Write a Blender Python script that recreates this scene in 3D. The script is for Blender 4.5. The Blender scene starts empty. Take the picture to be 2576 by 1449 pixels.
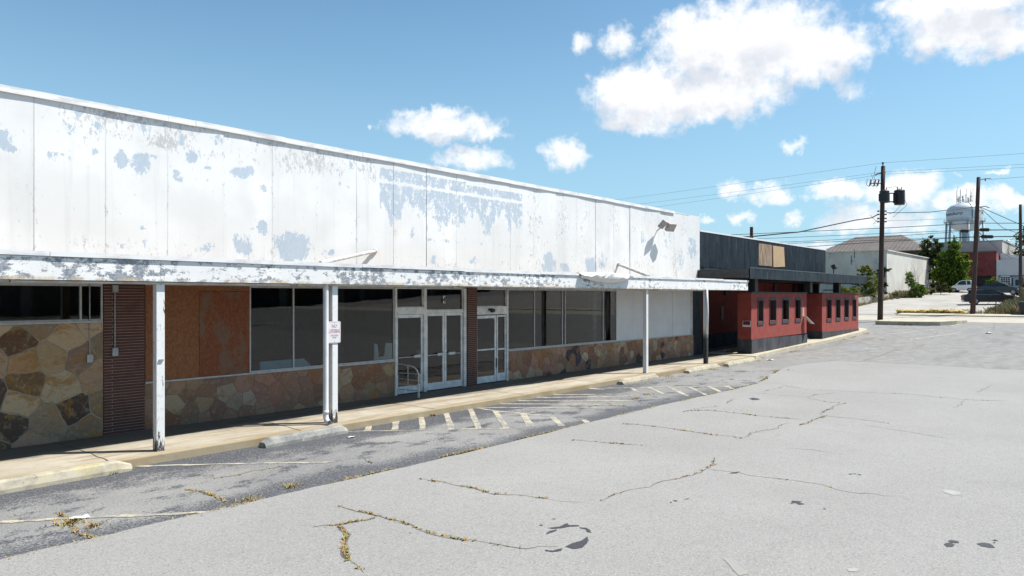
import bpy, math, random
from mathutils import Vector, Matrix, noise as mn
R=math.radians
random.seed(7)
S=bpy.context.scene
COL=S.collection
HC=2.7                      # camera height above the pavement; X runs along the shop fronts, Y into them
# ---------------------------------------------------------------- camera
cam=bpy.data.cameras.new('camera'); co=bpy.data.objects.new('camera',cam); COL.objects.link(co)
cam.lens=36*1820/2576; cam.sensor_width=36; cam.clip_start=.1; cam.clip_end=6000
cam.shift_y=20.5/2576
co.location=(0,0,HC); co.rotation_euler=(R(90),0,R(40.4-90))
S.camera=co
# ---------------------------------------------------------------- light
SUN_EL=56.7; sx,sy=.7418,-.6704
sd=Vector((sx*math.cos(R(SUN_EL)),sy*math.cos(R(SUN_EL)),math.sin(R(SUN_EL))))
sun=bpy.data.lights.new('sun','SUN'); sun.energy=5.0; sun.angle=R(.55); sun.color=(1,.955,.885)
so=bpy.data.objects.new('sun',sun); COL.objects.link(so); so.rotation_euler=(-sd).to_track_quat('-Z','Y').to_euler()
S.view_settings.view_transform='Standard'; S.view_settings.look='None'; S.view_settings.gamma=1; S.view_settings.exposure=.60
S.render.film_transparent=False
try:
    S.cycles.max_bounces=8; S.cycles.transparent_max_bounces=16; S.cycles.sample_clamp_indirect=6
except Exception: pass
STRIPES=[[[9.58,12.25],[10.03,12.73],[10.1,12.64],[9.67,12.15]],[[10.06,11.92],[10.85,12.81],[10.95,12.7],[10.15,11.82]],[[10.46,11.49],[11.54,12.7],[11.66,12.65],[10.55,11.39]],[[10.89,11.04],[12.36,12.73],[12.62,12.8],[10.97,10.94]],[[11.36,10.68],[13.15,12.67],[13.35,12.67],[11.43,10.59]],[[11.76,10.25],[13.35,12.0],[13.44,11.9],[11.85,10.14]],[[12.24,10.01],[13.49,11.22],[13.58,11.11],[12.36,9.87]],[[12.74,9.5],[13.53,10.36],[13.69,10.33],[12.86,9.4]],[[13.42,9.26],[13.71,9.59],[13.83,9.53],[13.57,9.22]],[[19.5,11.84],[19.58,11.74],[18.76,10.95],[18.69,11.03]],[[19.93,11.44],[20.0,11.35],[18.91,10.24],[18.84,10.33]],[[20.4,11.02],[20.49,10.92],[18.98,9.48],[18.9,9.57]],[[20.88,10.57],[21.0,10.49],[19.54,9.2],[19.44,9.26]],[[21.35,10.13],[21.47,10.05],[20.47,9.2],[20.31,9.23]],[[21.79,9.75],[21.89,9.67],[21.33,9.17],[21.11,9.16]]]
LINES=[[0.07,[[9.18,12.67],[11.07,10.9]]],[0.07,[[11.07,10.9],[11.97,10.01]]],[0.09,[[10.01,12.71],[10.83,12.79],[11.59,12.73],[12.4,12.75],[13.38,12.7]]],[0.1,[[13.43,12.74],[13.42,11.92],[13.53,11.23],[13.62,10.41]]],[0.08,[[13.52,12.64],[15.52,10.32]]],[0.1,[[14.35,12.65],[16.34,10.12]]],[0.1,[[15.01,12.7],[17.21,10.29]]],[0.1,[[15.88,12.66],[17.92,10.72]]],[0.1,[[16.51,12.76],[17.9,11.4]]],[0.1,[[18.49,12.67],[20.21,11.17],[21.93,9.58]]],[0.1,[[18.51,12.65],[18.59,12.12]]],[0.1,[[5.08,12.7],[6.44,11.42],[7.47,10.38]]],[0.11,[[2.76,10.82],[3.25,10.44],[3.93,9.85],[4.66,9.24]]],[0.13,[[45.07,12.0],[46.1,9.48],[51.66,8.07]]],[0.13,[[48.68,12.56],[49.41,11.31],[54.77,9.59]]],[0.13,[[57.09,9.25],[60.52,8.78]]],[0.12,[[39.46,10.83],[40.37,7.99]]],[0.12,[[34.79,12.34],[37.74,7.76]]],[0.12,[[44.04,14.17],[45.57,10.72]]],[0.12,[[34.53,12.78],[35.97,10.39]]]]
BLUE=[[[40.71,11.39],[40.75,10.51],[40.25,9.83],[38.12,9.9],[37.74,10.56]],[[38.62,9.74],[39.93,9.78],[39.05,9.0],[37.75,8.75],[37.53,9.38]]]
CRACKS=[[0.03,1,[[5.19,7.62],[5.3,7.51],[5.41,7.44],[5.49,7.41],[5.62,7.4],[5.76,7.32],[5.93,7.3]]],[0.03,1.0,[[5.89,8.12],[5.93,7.98],[5.95,7.75],[5.97,7.52],[5.98,7.32],[6.0,7.14],[6.01,6.94],[5.99,6.75],[5.98,6.56],[5.94,6.34],[5.98,6.15],[6.01,5.96],[6.06,5.81]]],[0.02,0.25,[[6.06,5.81],[6.13,5.61],[6.19,5.35],[6.3,5.15],[6.41,5.05],[6.57,4.91]]],[0.03,1.2,[[5.41,7.42],[5.35,7.26],[5.27,7.05],[5.14,6.92],[5.02,6.78],[4.88,6.56],[4.76,6.34],[4.7,6.14],[4.65,5.95]]],[0.02,0.7,[[7.62,8.37],[7.65,8.15],[7.69,7.9],[7.72,7.6],[7.75,7.35],[7.73,7.12],[7.69,6.93],[7.81,6.73],[7.93,6.49],[8.04,6.15]]],[0.012,0,[[8.04,6.15],[8.07,5.82],[8.17,5.63]]],[0.02,0.3,[[8.41,5.56],[8.8,5.57],[9.18,5.52],[9.5,5.43],[9.94,5.38],[10.4,5.28],[10.79,5.25],[11.08,5.27],[11.46,5.3],[11.93,5.51]]],[0.015,0.1,[[5.09,7.75],[5.19,7.62]]],[0.015,0.1,[[11.1,5.25],[11.14,4.84],[11.16,4.58],[11.21,4.15],[11.28,3.73],[11.21,3.35],[11.08,3.02],[11.2,2.79],[11.31,2.49]]],[0.02,0.5,[[11.6,8.31],[11.69,8.15],[11.74,7.9],[11.8,7.67],[11.96,7.23]]],[0.015,0.2,[[11.76,7.78],[11.86,7.54],[11.95,7.27],[12.08,6.93]]],[0.02,0.5,[[13.78,8.5],[13.93,8.26],[13.97,7.75],[13.94,7.0],[13.9,6.47],[13.96,6.07],[13.92,5.82]]],[0.02,0.5,[[16.13,8.27],[16.47,8.27],[16.83,7.92],[16.85,7.24],[16.81,6.66],[16.86,6.14],[16.98,5.65]]],[0.02,0.15,[[13.92,5.82],[14.64,5.94],[15.06,5.83],[15.48,5.67],[15.78,5.78],[16.33,5.76]]],[0.02,0.25,[[16.09,5.5],[16.53,5.43],[17.13,5.48],[17.83,5.42]]],[0.025,0.25,[[18.06,5.63],[18.5,5.68],[19.17,5.69],[19.63,5.79],[20.28,5.69]]],[0.02,0.1,[[18.06,5.63],[17.83,5.42],[17.85,4.97],[17.81,4.57],[17.8,4.26],[17.67,4.02]]],[0.015,0.1,[[17.09,4.39],[16.98,4.06],[16.92,3.63],[16.69,3.07],[16.53,2.67]]],[0.015,0.1,[[20.63,8.42],[20.7,8.01],[20.75,7.41],[20.78,6.87]]],[0.02,0.1,[[20.78,6.87],[20.43,6.54],[20.18,6.12],[20.19,5.7]]],[0.02,0.1,[[20.78,6.87],[21.37,6.84],[22.28,6.48]]],[0.02,0.1,[[23.11,8.38],[22.78,7.88],[22.44,7.37],[22.69,6.78],[22.93,6.11],[23.09,5.52],[23.32,4.71],[23.09,3.65],[23.16,3.08],[23.57,2.42]]],[0.015,0,[[23.04,3.37],[22.08,3.34],[21.17,3.35]]],[0.015,0,[[13.59,4.82],[13.69,4.44],[13.7,4.04]]],[0.015,0,[[14.87,5.41],[14.53,5.4]]],[0.02,0,[[27.36,3.33],[26.29,3.33],[25.02,3.37]]],[0.02,0.2,[[16.76,8.32],[17.25,8.16],[17.65,8.03]]],[0.02,0.4,[[18.1,8.03],[18.91,8.23],[19.21,8.12]]],[0.015,0.1,[[22.67,8.2],[21.37,8.22],[21.09,8.26]]],[0.03,0,[[32.25,8.86],[33.73,8.73],[35.07,8.67],[36.41,8.65],[38.21,8.75],[39.88,8.63],[40.53,8.21],[42.3,8.15],[43.57,8.27]]],[0.02,0,[[37.33,10.25],[37.94,9.88],[40.23,9.85],[40.91,10.22],[41.88,10.73]]],[0.02,0,[[40.91,10.22],[41.14,9.42],[40.45,8.35]]],[0.02,0,[[46.37,8.46],[48.91,8.74],[53.12,9.26]]],[0.02,0,[[47.12,6.51],[47.3,6.17],[48.75,5.84],[50.35,5.76]]],[0.02,0,[[28.49,5.11],[28.75,4.97],[28.55,4.73]]],[0.02,0,[[54.81,6.51],[58.59,6.9],[59.78,6.96]]],[0.02,0.8,[[4.99,10.56],[5.09,10.25],[5.1,9.89],[5.06,9.59],[5.11,9.41]]],[0.03,1.1,[[3.37,10.65],[3.37,10.44],[3.32,10.12],[3.29,9.89],[3.23,9.62],[3.29,9.36],[3.28,9.1]]],[0.02,0.4,[[5.58,10.87],[5.96,10.78],[6.22,10.83],[6.41,10.77],[6.8,10.81]]],[0.02,0.6,[[8.0,10.27],[7.92,10.05],[7.85,9.82]]],[0.02,0.4,[[15.53,11.51],[15.34,11.12],[15.06,10.58],[15.86,10.51],[16.07,10.44],[16.11,9.63]]]]
BOUND=[[3.28,9.06],[3.48,9.03],[3.94,9.12],[4.68,9.11],[5.15,9.14],[5.9,9.22],[6.64,9.24],[7.0,9.22],[7.66,9.25],[8.45,9.28],[9.46,9.31],[10.52,9.27],[11.53,9.22],[12.74,9.3],[13.95,9.31],[15.41,9.21],[21.03,9.19],[23.21,9.2]]
FAR=[[23.67,9.07],[26.53,9.87],[28.52,10.46],[32.63,9.8],[33.0,8.51],[32.9,7.69],[32.95,6.93],[33.0,5.95],[33.04,5.24],[33.38,4.13],[34.53,3.14]]
STAINS=[[[6.6,4.83],[6.75,4.84],[6.88,4.81],[7.06,4.84],[6.95,4.75],[6.82,4.7],[6.71,4.67],[6.61,4.71]],[[6.37,4.95],[6.42,4.87],[6.55,4.83],[6.47,4.79],[6.38,4.84],[6.35,4.91]],[[6.82,5.27],[6.93,5.3],[7.03,5.27],[7.0,5.24],[6.9,5.25],[6.81,5.25]],[[7.0,5.39],[7.14,5.31],[7.31,5.32],[7.26,5.25],[7.33,5.17],[7.31,5.13],[7.22,5.21],[7.11,5.25],[7.02,5.32]],[[7.28,5.11],[7.31,5.02],[7.26,4.94],[7.2,4.88],[7.19,4.93],[7.26,5.0],[7.25,5.07]],[[7.03,5.54],[7.06,5.51],[7.03,5.49],[7.01,5.52]],[[7.32,5.56],[7.36,5.54],[7.33,5.52]],[[10.13,3.54],[10.18,3.41],[10.1,3.42],[10.06,3.34],[9.99,3.4],[10.04,3.44],[10.02,3.5]],[[9.98,3.52],[10.01,3.49],[9.97,3.48]],[[9.47,1.59],[9.55,1.58],[9.58,1.53],[9.53,1.5],[9.43,1.51],[9.4,1.56]],[[9.64,1.58],[9.7,1.55],[9.68,1.49],[9.62,1.47],[9.6,1.52],[9.6,1.57]],[[9.74,1.32],[9.82,1.26],[9.83,1.2],[9.71,1.13],[9.67,1.19],[9.67,1.27]],[[10.0,1.2],[10.04,1.17],[10.01,1.14],[9.97,1.17]],[[9.89,1.18],[9.93,1.16],[9.88,1.16]],[[12.21,3.39],[12.3,3.35],[12.22,3.33]],[[12.28,3.27],[12.34,3.22],[12.27,3.21]],[[12.29,3.34],[12.34,3.3],[12.29,3.29]],[[8.95,4.79],[9.01,4.78],[8.95,4.75]],[[9.06,4.8],[9.12,4.75],[9.05,4.73]],[[9.24,4.71],[9.33,4.66],[9.25,4.67]],[[19.43,7.95],[19.68,7.96],[19.64,7.76],[19.44,7.65],[19.23,7.76]],[[10.0,3.09],[10.05,3.06],[10.0,3.05]],[[5.78,6.55],[5.8,6.52],[5.78,6.51]],[[11.03,4.84],[11.15,4.82],[11.27,4.76],[11.11,4.75]]]
PALES=[[[12.07,2.06],[12.17,2.01],[12.15,1.86],[12.02,1.78],[11.89,1.88],[11.96,1.99]],[[7.96,2.22],[8.05,2.18],[8.04,2.11],[7.94,2.12],[7.89,2.18]]]
TAN=[[[7.41,3.32],[7.49,3.26],[7.17,2.94],[7.06,3.0]]]
STOPS=[[[3.07,12.47],[5.03,12.7]],[[7.29,12.63],[9.27,12.83]],[[20.0,12.52],[22.48,12.74]],[[24.56,12.4],[27.38,12.85]],[[27.93,12.38],[31.08,12.6]]]
KERB=[[28.04,12.76],[30.4,12.79],[33.83,12.87],[37.16,13.23],[39.27,13.0],[41.08,12.69],[44.2,12.76],[47.53,12.82],[50.25,12.89],[51.85,13.24],[52.94,14.01]]
LITTER=[[3.43,10.2],[31.77,11.99],[52.28,6.46],[52.97,8.91],[29.07,7.03],[9.02,11.89],[7.98,11.64],[11.4,11.22],[10.08,13.24]]
PEEL=[[3.89,5.5,0.11,0.2,1],[4.03,5.3,0.12,0.08,1],[5.38,5.49,0.08,0.08,1],[5.85,5.4,0.1,0.15,1.1],[6.23,5.37,0.19,0.2,1.1],[6.51,5.53,0.07,0.07,0.9],[7.3,5.66,0.14,0.12,1.1],[7.6,5.46,0.1,0.05,1],[6.97,5.18,0.12,0.15,0.9],[8.36,5.46,0.19,0.12,1.1],[8.59,5.54,0.12,0.13,1],[8.32,3.83,0.15,0.27,0.9],[8.51,3.81,0.14,0.32,0.9],[6.27,4.08,0.1,0.07,0.9],[7.61,3.76,0.17,0.12,0.9],[5.95,3.69,0.14,0.06,0.8],[6.31,3.76,0.05,0.1,0.8],[5.98,4.12,0.04,0.08,0.8],[4.96,5.83,0.14,0.18,0.75],[5.07,6.13,0.11,0.15,0.75],[4.69,5.28,0.15,0.12,0.8],[4.96,5.29,0.08,0.12,0.7],[6.31,6.1,0.14,0.18,0.8],[5.41,6.04,0.16,0.21,0.65],[7.06,6.0,0.1,0.2,0.7],[7.83,6.06,0.15,0.17,0.7],[8.93,5.18,0.12,0.09,0.9],[8.93,4.26,0.14,0.17,1],[9.7,3.85,0.42,0.31,1.15],[9.89,3.76,0.23,0.23,1],[8.98,3.85,0.06,0.09,0.7],[10.59,3.76,0.08,0.12,0.8],[10.8,3.79,0.11,0.09,0.8],[11.05,5.56,0.08,0.38,0.7],[11.3,5.45,0.08,0.07,0.8],[10.28,3.78,0.05,0.14,0.7],[11.43,6.06,0.17,0.18,0.65],[14.28,3.69,0.1,0.18,1],[13.49,4.47,0.1,0.19,0.8],[12.61,5.07,0.06,0.23,0.9],[15.99,3.8,0.31,0.21,0.65],[19.7,3.81,0.33,0.33,1.1],[20.63,3.69,0.31,0.22,0.9],[22.24,3.82,0.35,0.3,1.05],[23.0,4.0,0.36,0.35,0.7],[30.41,4.88,0.52,0.56,0.8],[29.31,4.36,0.4,0.56,0.7],[19.16,5.19,0.2,0.27,0.7],[19.22,4.67,0.11,0.17,0.6],[15.97,3.77,0.32,0.22,0.65],[20.42,4.99,0.09,0.22,0.8],[25.99,5.08,0.25,0.51,0.6],[28.36,5.22,0.37,0.41,0.6],[27.99,5.07,0.23,0.27,0.6]]
BIGPATCH=[[[12.25,6.17],[12.25,5.26]],[[18.39,6.05],[18.39,5.06]],[[14.01,4.23]],[[15.7,6.1],[17.06,4.27]]]
STRUT=[[[12.19,3.89]],[[8.99,3.42]],[[24.1,3.94]],[[22.74,3.42]]]
SHEET=[[18.12,3.35],[18.73,3.41],[19.2,3.44],[19.52,3.44],[19.98,3.41],[21.07,3.38],[21.07,3.28],[20.36,3.18],[19.73,3.14],[19.25,3.16],[18.76,3.22],[18.14,3.26]]
RAIL=[[13.05,14.37],[12.44,0.84],[13.39,0.63]]
DOORFOOT=[[14.75,2.62],[16.62,2.29],[14.15,1.28]]
BOXES=[[5.3,1.5],[5.29,2.22],[5.74,1.6],[5.75,2.85]]
INT=[[9.34,0.91],[9.44,1.13],[10.78,1.09],[10.74,0.9],[13.02,1.34],[13.11,0.86],[14.0,0.95],[14.0,1.34]]
FLOOD=[[26.54,5.62],[27.79,5.65]]
WIRES60=[[[37.17,12.06],[14.28,12.78],[5.37,12.4]],[[34.73,11.43],[14.28,12.09],[5.37,11.67]],[[33.22,11.01],[14.28,11.91],[5.37,11.45]]]
WIRES71=[[[22.47,8.88],[16.97,8.79],[9.72,8.79],[6.35,8.57]],[[22.47,8.37],[16.97,8.33],[9.72,8.24],[6.35,8.06]],[[22.47,7.95],[16.97,7.99],[9.72,8.18],[6.35,8.02]],[[22.47,7.8],[16.97,7.74],[9.72,7.66],[6.35,7.53]],[[22.47,7.44],[16.97,7.63],[9.72,7.63],[6.35,7.49]]]
CLOSURE=[[[9.36,8.22],[8.7,8.18]],[[9.27,7.64],[8.43,7.59]],[[10.71,8.2],[10.17,8.16]]]
LENS=[[13.61,1.54],[13.23,1.28]]
CLOUDS=[[29.45,15.09,5.01,2.41,1],[30.67,13.84,3.06,1.3,0.9],[31.9,15.78,2.62,1.56,0.9],[24.69,15.1,5.54,2.12,1],[25.86,18.66,3.83,2.74,1],[21.81,18.3,6.22,3.28,1],[17.68,17.05,4.02,2.18,1.0],[27.05,18.75,2.68,1.84,0.5],[8.29,17.8,4.18,2.08,1],[5.88,16.4,1.92,1.17,0.9],[11.81,19.03,1.46,1.11,0.45],[7.84,19.39,5.59,1.59,1],[34.63,19.09,1.43,1.25,0.55],[31.84,19.09,1.91,1.49,0.58],[45.67,13.03,5.15,1.32,0.75],[46.3,13.96,1.4,0.94,0.75],[42.23,12.75,1.57,0.69,0.7],[43.48,10.78,3.77,1.07,0.65],[51.68,13.13,0.67,0.43,0.3],[36.19,11.22,1.94,1.44,0.75],[19.09,10.81,1.64,0.65,0.5],[23.3,7.92,1.27,1.02,0.6],[20.75,7.37,2.09,0.95,0.7],[16.09,7.36,2.09,1.03,0.9],[12.05,7.36,2.68,1.44,1],[14.29,5.5,3.3,1.02,0.8],[8.07,6.36,2.25,1.01,0.8],[6.09,6.34,1.29,0.78,0.8],[22.95,5.66,1.32,0.66,0.6],[19.25,5.59,0.93,0.53,0.6],[25.27,5.6,0.88,0.43,0.5],[11.32,5.08,2.65,0.83,0.7],[6.41,8.17,0.82,0.31,0.5],[8.52,8.1,0.45,0.27,0.3],[15.06,14.48,1.54,1.14,0.4],[15.57,3.57,5.19,0.71,0.6]]
# ---------------------------------------------------------------- node helpers
class NT:
    def __init__(s,tree): s.t=tree; s.t.nodes.clear()
    def n(s,typ,props=None,**ins):
        nd=s.t.nodes.new(typ)
        for k,v in (props or {}).items(): setattr(nd,k,v)
        for k,v in ins.items():
            key=int(k[1:]) if k[0]=='i' and k[1:].isdigit() else k.replace('_',' ')
            s.set(nd.inputs[key],v)
        return nd
    def set(s,sock,v):
        if isinstance(v,bpy.types.NodeSocket): s.t.links.new(v,sock)
        elif isinstance(v,bpy.types.Node): s.t.links.new(v.outputs[0],sock)
        else:
            if isinstance(v,(tuple,list)) and len(v)==3 and sock.type=='RGBA': v=(*v,1)
            sock.default_value=v
    def m(s,op,a,b=None,c=None,clamp=False):
        nd=s.t.nodes.new('ShaderNodeMath'); nd.operation=op; nd.use_clamp=clamp
        s.set(nd.inputs[0],a)
        if b is not None: s.set(nd.inputs[1],b)
        if c is not None: s.set(nd.inputs[2],c)
        return nd.outputs[0]
    def v(s,op,a,b=None,out=0):
        nd=s.t.nodes.new('ShaderNodeVectorMath'); nd.operation=op; s.set(nd.inputs[0],a)
        if b is not None: s.set(nd.inputs[1],b)
        return nd.outputs[out]
    def ss(s,x,a,b,lo=0,hi=1):
        nd=s.t.nodes.new('ShaderNodeMapRange'); nd.interpolation_type='SMOOTHSTEP'
        for i,q in enumerate((x,a,b,lo,hi)): s.set(nd.inputs[i],q)
        return nd.outputs[0]
    def mix(s,f,a,b,mode='MIX'):
        nd=s.t.nodes.new('ShaderNodeMix'); nd.data_type='RGBA'; nd.blend_type=mode; nd.clamp_factor=True
        s.set(nd.inputs[0],f); s.set(nd.inputs[6],a); s.set(nd.inputs[7],b); return nd.outputs[2]
    def noise(s,vec,scale,detail=4,rough=.55,out=0,dist=0):
        nd=s.n('ShaderNodeTexNoise',None,Vector=vec,Scale=scale,Detail=detail,Roughness=rough,Distortion=dist); return nd.outputs[out]
    def voro(s,vec,scale,feature='F1',out=0,rnd=1):
        nd=s.n('ShaderNodeTexVoronoi',{'feature':feature},Vector=vec,Scale=scale,Randomness=rnd); return nd.outputs[out]
    def ramp(s,f,stops):
        nd=s.t.nodes.new('ShaderNodeValToRGB'); e=nd.color_ramp.elements
        while len(e)<len(stops): e.new(.5)
        for el,(p,c) in zip(e,stops): el.position=p; el.color=(*c,1)
        s.set(nd.inputs[0],f); return nd.outputs[0]
    def attr(s,name): return s.n('ShaderNodeAttribute',{'attribute_name':name}).outputs['Fac']
    def scl(s,vec,x,y,z): return s.v('MULTIPLY',vec,(x,y,z))
MATS={}
ALB={'peeling_white_panel_paint':.84,'flaking_fascia_paint':.9,'new_asphalt':.745,'black_corrugated_metal':.52,'red_stucco':.74,'metal_flashing':.85,'ochre_flagstone':1.,'pink_tan_flagstone':1.}
def mat(name,fn,rough=.7,metal=0,spec=.4):
    if name in MATS: return MATS[name]
    m=bpy.data.materials.new(name); m.use_nodes=True; t=NT(m.node_tree)
    o=t.n('ShaderNodeOutputMaterial'); b=t.n('ShaderNodeBsdfPrincipled',None,Roughness=rough,Metallic=metal)
    b.inputs['Specular IOR Level'].default_value=spec
    t.t.links.new(b.outputs[0],o.inputs[0])
    g=t.n('ShaderNodeNewGeometry').outputs['Position']; oc=t.n('ShaderNodeTexCoord').outputs['Object']
    r=fn(t,g,oc) or {}
    if 'c' in r:
        cc=r['c']; k=1. if any(q in name for q in ('leaves','grass','weeds','car_','glass')) else ALB.get(name,.80)
        if isinstance(cc,tuple): cc=tuple(x*k for x in cc)
        elif k!=1: cc=t.v('MULTIPLY',cc,(k,k,k))
        t.set(b.inputs['Base Color'],cc)
    if 'r' in r: t.set(b.inputs['Roughness'],r['r'])
    if 'h' in r:
        bp=t.n('ShaderNodeBump',None,Height=r['h'],Strength=r.get('hs',.5),Distance=r.get('hd',.01)); t.set(b.inputs['Normal'],bp)
    if 'e' in r: t.set(b.inputs['Emission Color'],r['e']); b.inputs['Emission Strength'].default_value=r.get('es',1)
    if 'surf' in r: t.t.links.new(r['surf'],o.inputs[0])
    MATS[name]=m; return m
def plain(name,c,rough=.6,var=.12,scale=6,metal=0,spec=.4):
    c2=tuple(max(0,x*(1-var*2)) for x in c); c3=tuple(min(1,x*(1+var)) for x in c)
    return mat(name,lambda t,g,o:{'c':t.mix(t.ss(t.noise(g,scale,5,.65),.3,.7),c2,c3),'r':t.ss(t.noise(g,scale*3,3),.2,.8,rough-.08,rough+.1)},rough,metal,spec)
# ---------------------------------------------------------------- world: sky with clouds
def world():
    w=bpy.data.worlds.new('World'); S.world=w; w.use_nodes=True
    grp=bpy.data.node_groups.new('cloud_field','ShaderNodeTree')
    grp.interface.new_socket('V',in_out='INPUT',socket_type='NodeSocketVector'); grp.interface.new_socket('D',in_out='OUTPUT',socket_type='NodeSocketFloat')
    t=NT(grp); gi=t.n('NodeGroupInput'); go=t.n('NodeGroupOutput'); v=gi.outputs[0]
    acc=None
    for az,el,ra,re,s in CLOUDS:
        q=t.v('MULTIPLY',t.v('SUBTRACT',v,(az,el,0)),(1/ra,1/re,0))
        dd=t.v('DOT_PRODUCT',q,q,out=1)
        b=t.m('MULTIPLY_ADD',dd,-.8,s)
        acc=b if acc is None else t.m('SMOOTH_MAX',acc,b,.22)
    # scattered cumulus over the rest of the sky (behind the camera)
    t.set(go.inputs[0],acc)
    t=NT(w.node_tree); o=t.n('ShaderNodeOutputWorld'); bg=t.n('ShaderNodeBackground',None,Strength=.080); t.t.links.new(bg.outputs[0],o.inputs[0])
    sky=t.n('ShaderNodeTexSky',{'sky_type':'NISHITA','sun_disc':False,'sun_elevation':R(SUN_EL),'sun_rotation':math.atan2(sx,sy),'air_density':1.0,'dust_density':.6,'ozone_density':2.2,'altitude':100})
    d=t.n('ShaderNodeTexCoord').outputs['Generated']
    sp=t.n('ShaderNodeSeparateXYZ',None,Vector=d)
    az=t.m('MULTIPLY',t.m('ARCTAN2',sp.outputs[1],sp.outputs[0]),57.29578)
    el=t.m('MULTIPLY',t.m('ARCSINE',sp.outputs[2]),57.29578)
    v=t.n('ShaderNodeCombineXYZ',None,X=az,Y=el,Z=0.).outputs[0]
    wn=t.noise(v,.55,6,.62,out=1); w2=t.noise(v,.16,3,.5,out=1)
    v1=t.v('ADD',v,t.v('MULTIPLY',t.v('SUBTRACT',wn,(.5,.5,.5)),(3.0,2.4,0)))
    v1=t.v('ADD',v1,t.v('MULTIPLY',t.v('SUBTRACT',w2,(.5,.5,.5)),(3.0,1.6,0)))
    def field(vec):
        g=t.n('ShaderNodeGroup'); g.node_tree=grp; t.set(g.inputs[0],vec); return g.outputs[0]
    D=field(v1)
    fb=t.noise(v,.9,8,.62); fb2=t.noise(v,.3,4,.5)
    dens=t.m('ADD',D,t.m('MULTIPLY',t.m('SUBTRACT',fb,.5),1.5))
    back=t.ss(fb2,.62,.8,-1.2,.3)
    front=t.m('MULTIPLY',t.ss(az,70,95),1.); front2=t.ss(az,-12,-30); fm=t.m('MAXIMUM',front,front2)
    dens=t.m('MAXIMUM',dens,t.m('SUBTRACT',t.m('MULTIPLY',fm,t.m('ADD',back,1.2)),1.2))
    alpha=t.m('MULTIPLY',t.ss(dens,-.16,.85),1.0)
    up=field(t.v('ADD',v1,(0,1.5,0)))
    under=t.ss(t.m('SUBTRACT',up,t.m('MULTIPLY',D,.6)),-.05,.5)
    soft=t.ss(t.noise(v,.35,5,.6),.34,.6,.15,1)
    shade=t.m('MULTIPLY',under,soft)
    ccol=t.mix(shade,(9.2,9.2,9.3),(6.6,6.8,7.3))
    ccol=t.mix(t.ss(el,7,2),ccol,(8.0,8.2,8.5))
    c=t.mix(1.,sky.outputs[0],SKYTINT,'MULTIPLY')
    haze=t.ss(el,26,-2,0,.75)
    c=t.mix(haze,c,(3.5,5.6,7.3))
    col=t.mix(t.m('MULTIPLY',alpha,t.ss(el,.5,3,.5,.98)),c,ccol)
    t.set(bg.inputs['Color'],col)
SKYTINT=(1.02,1.30,1.27)
world()
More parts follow.
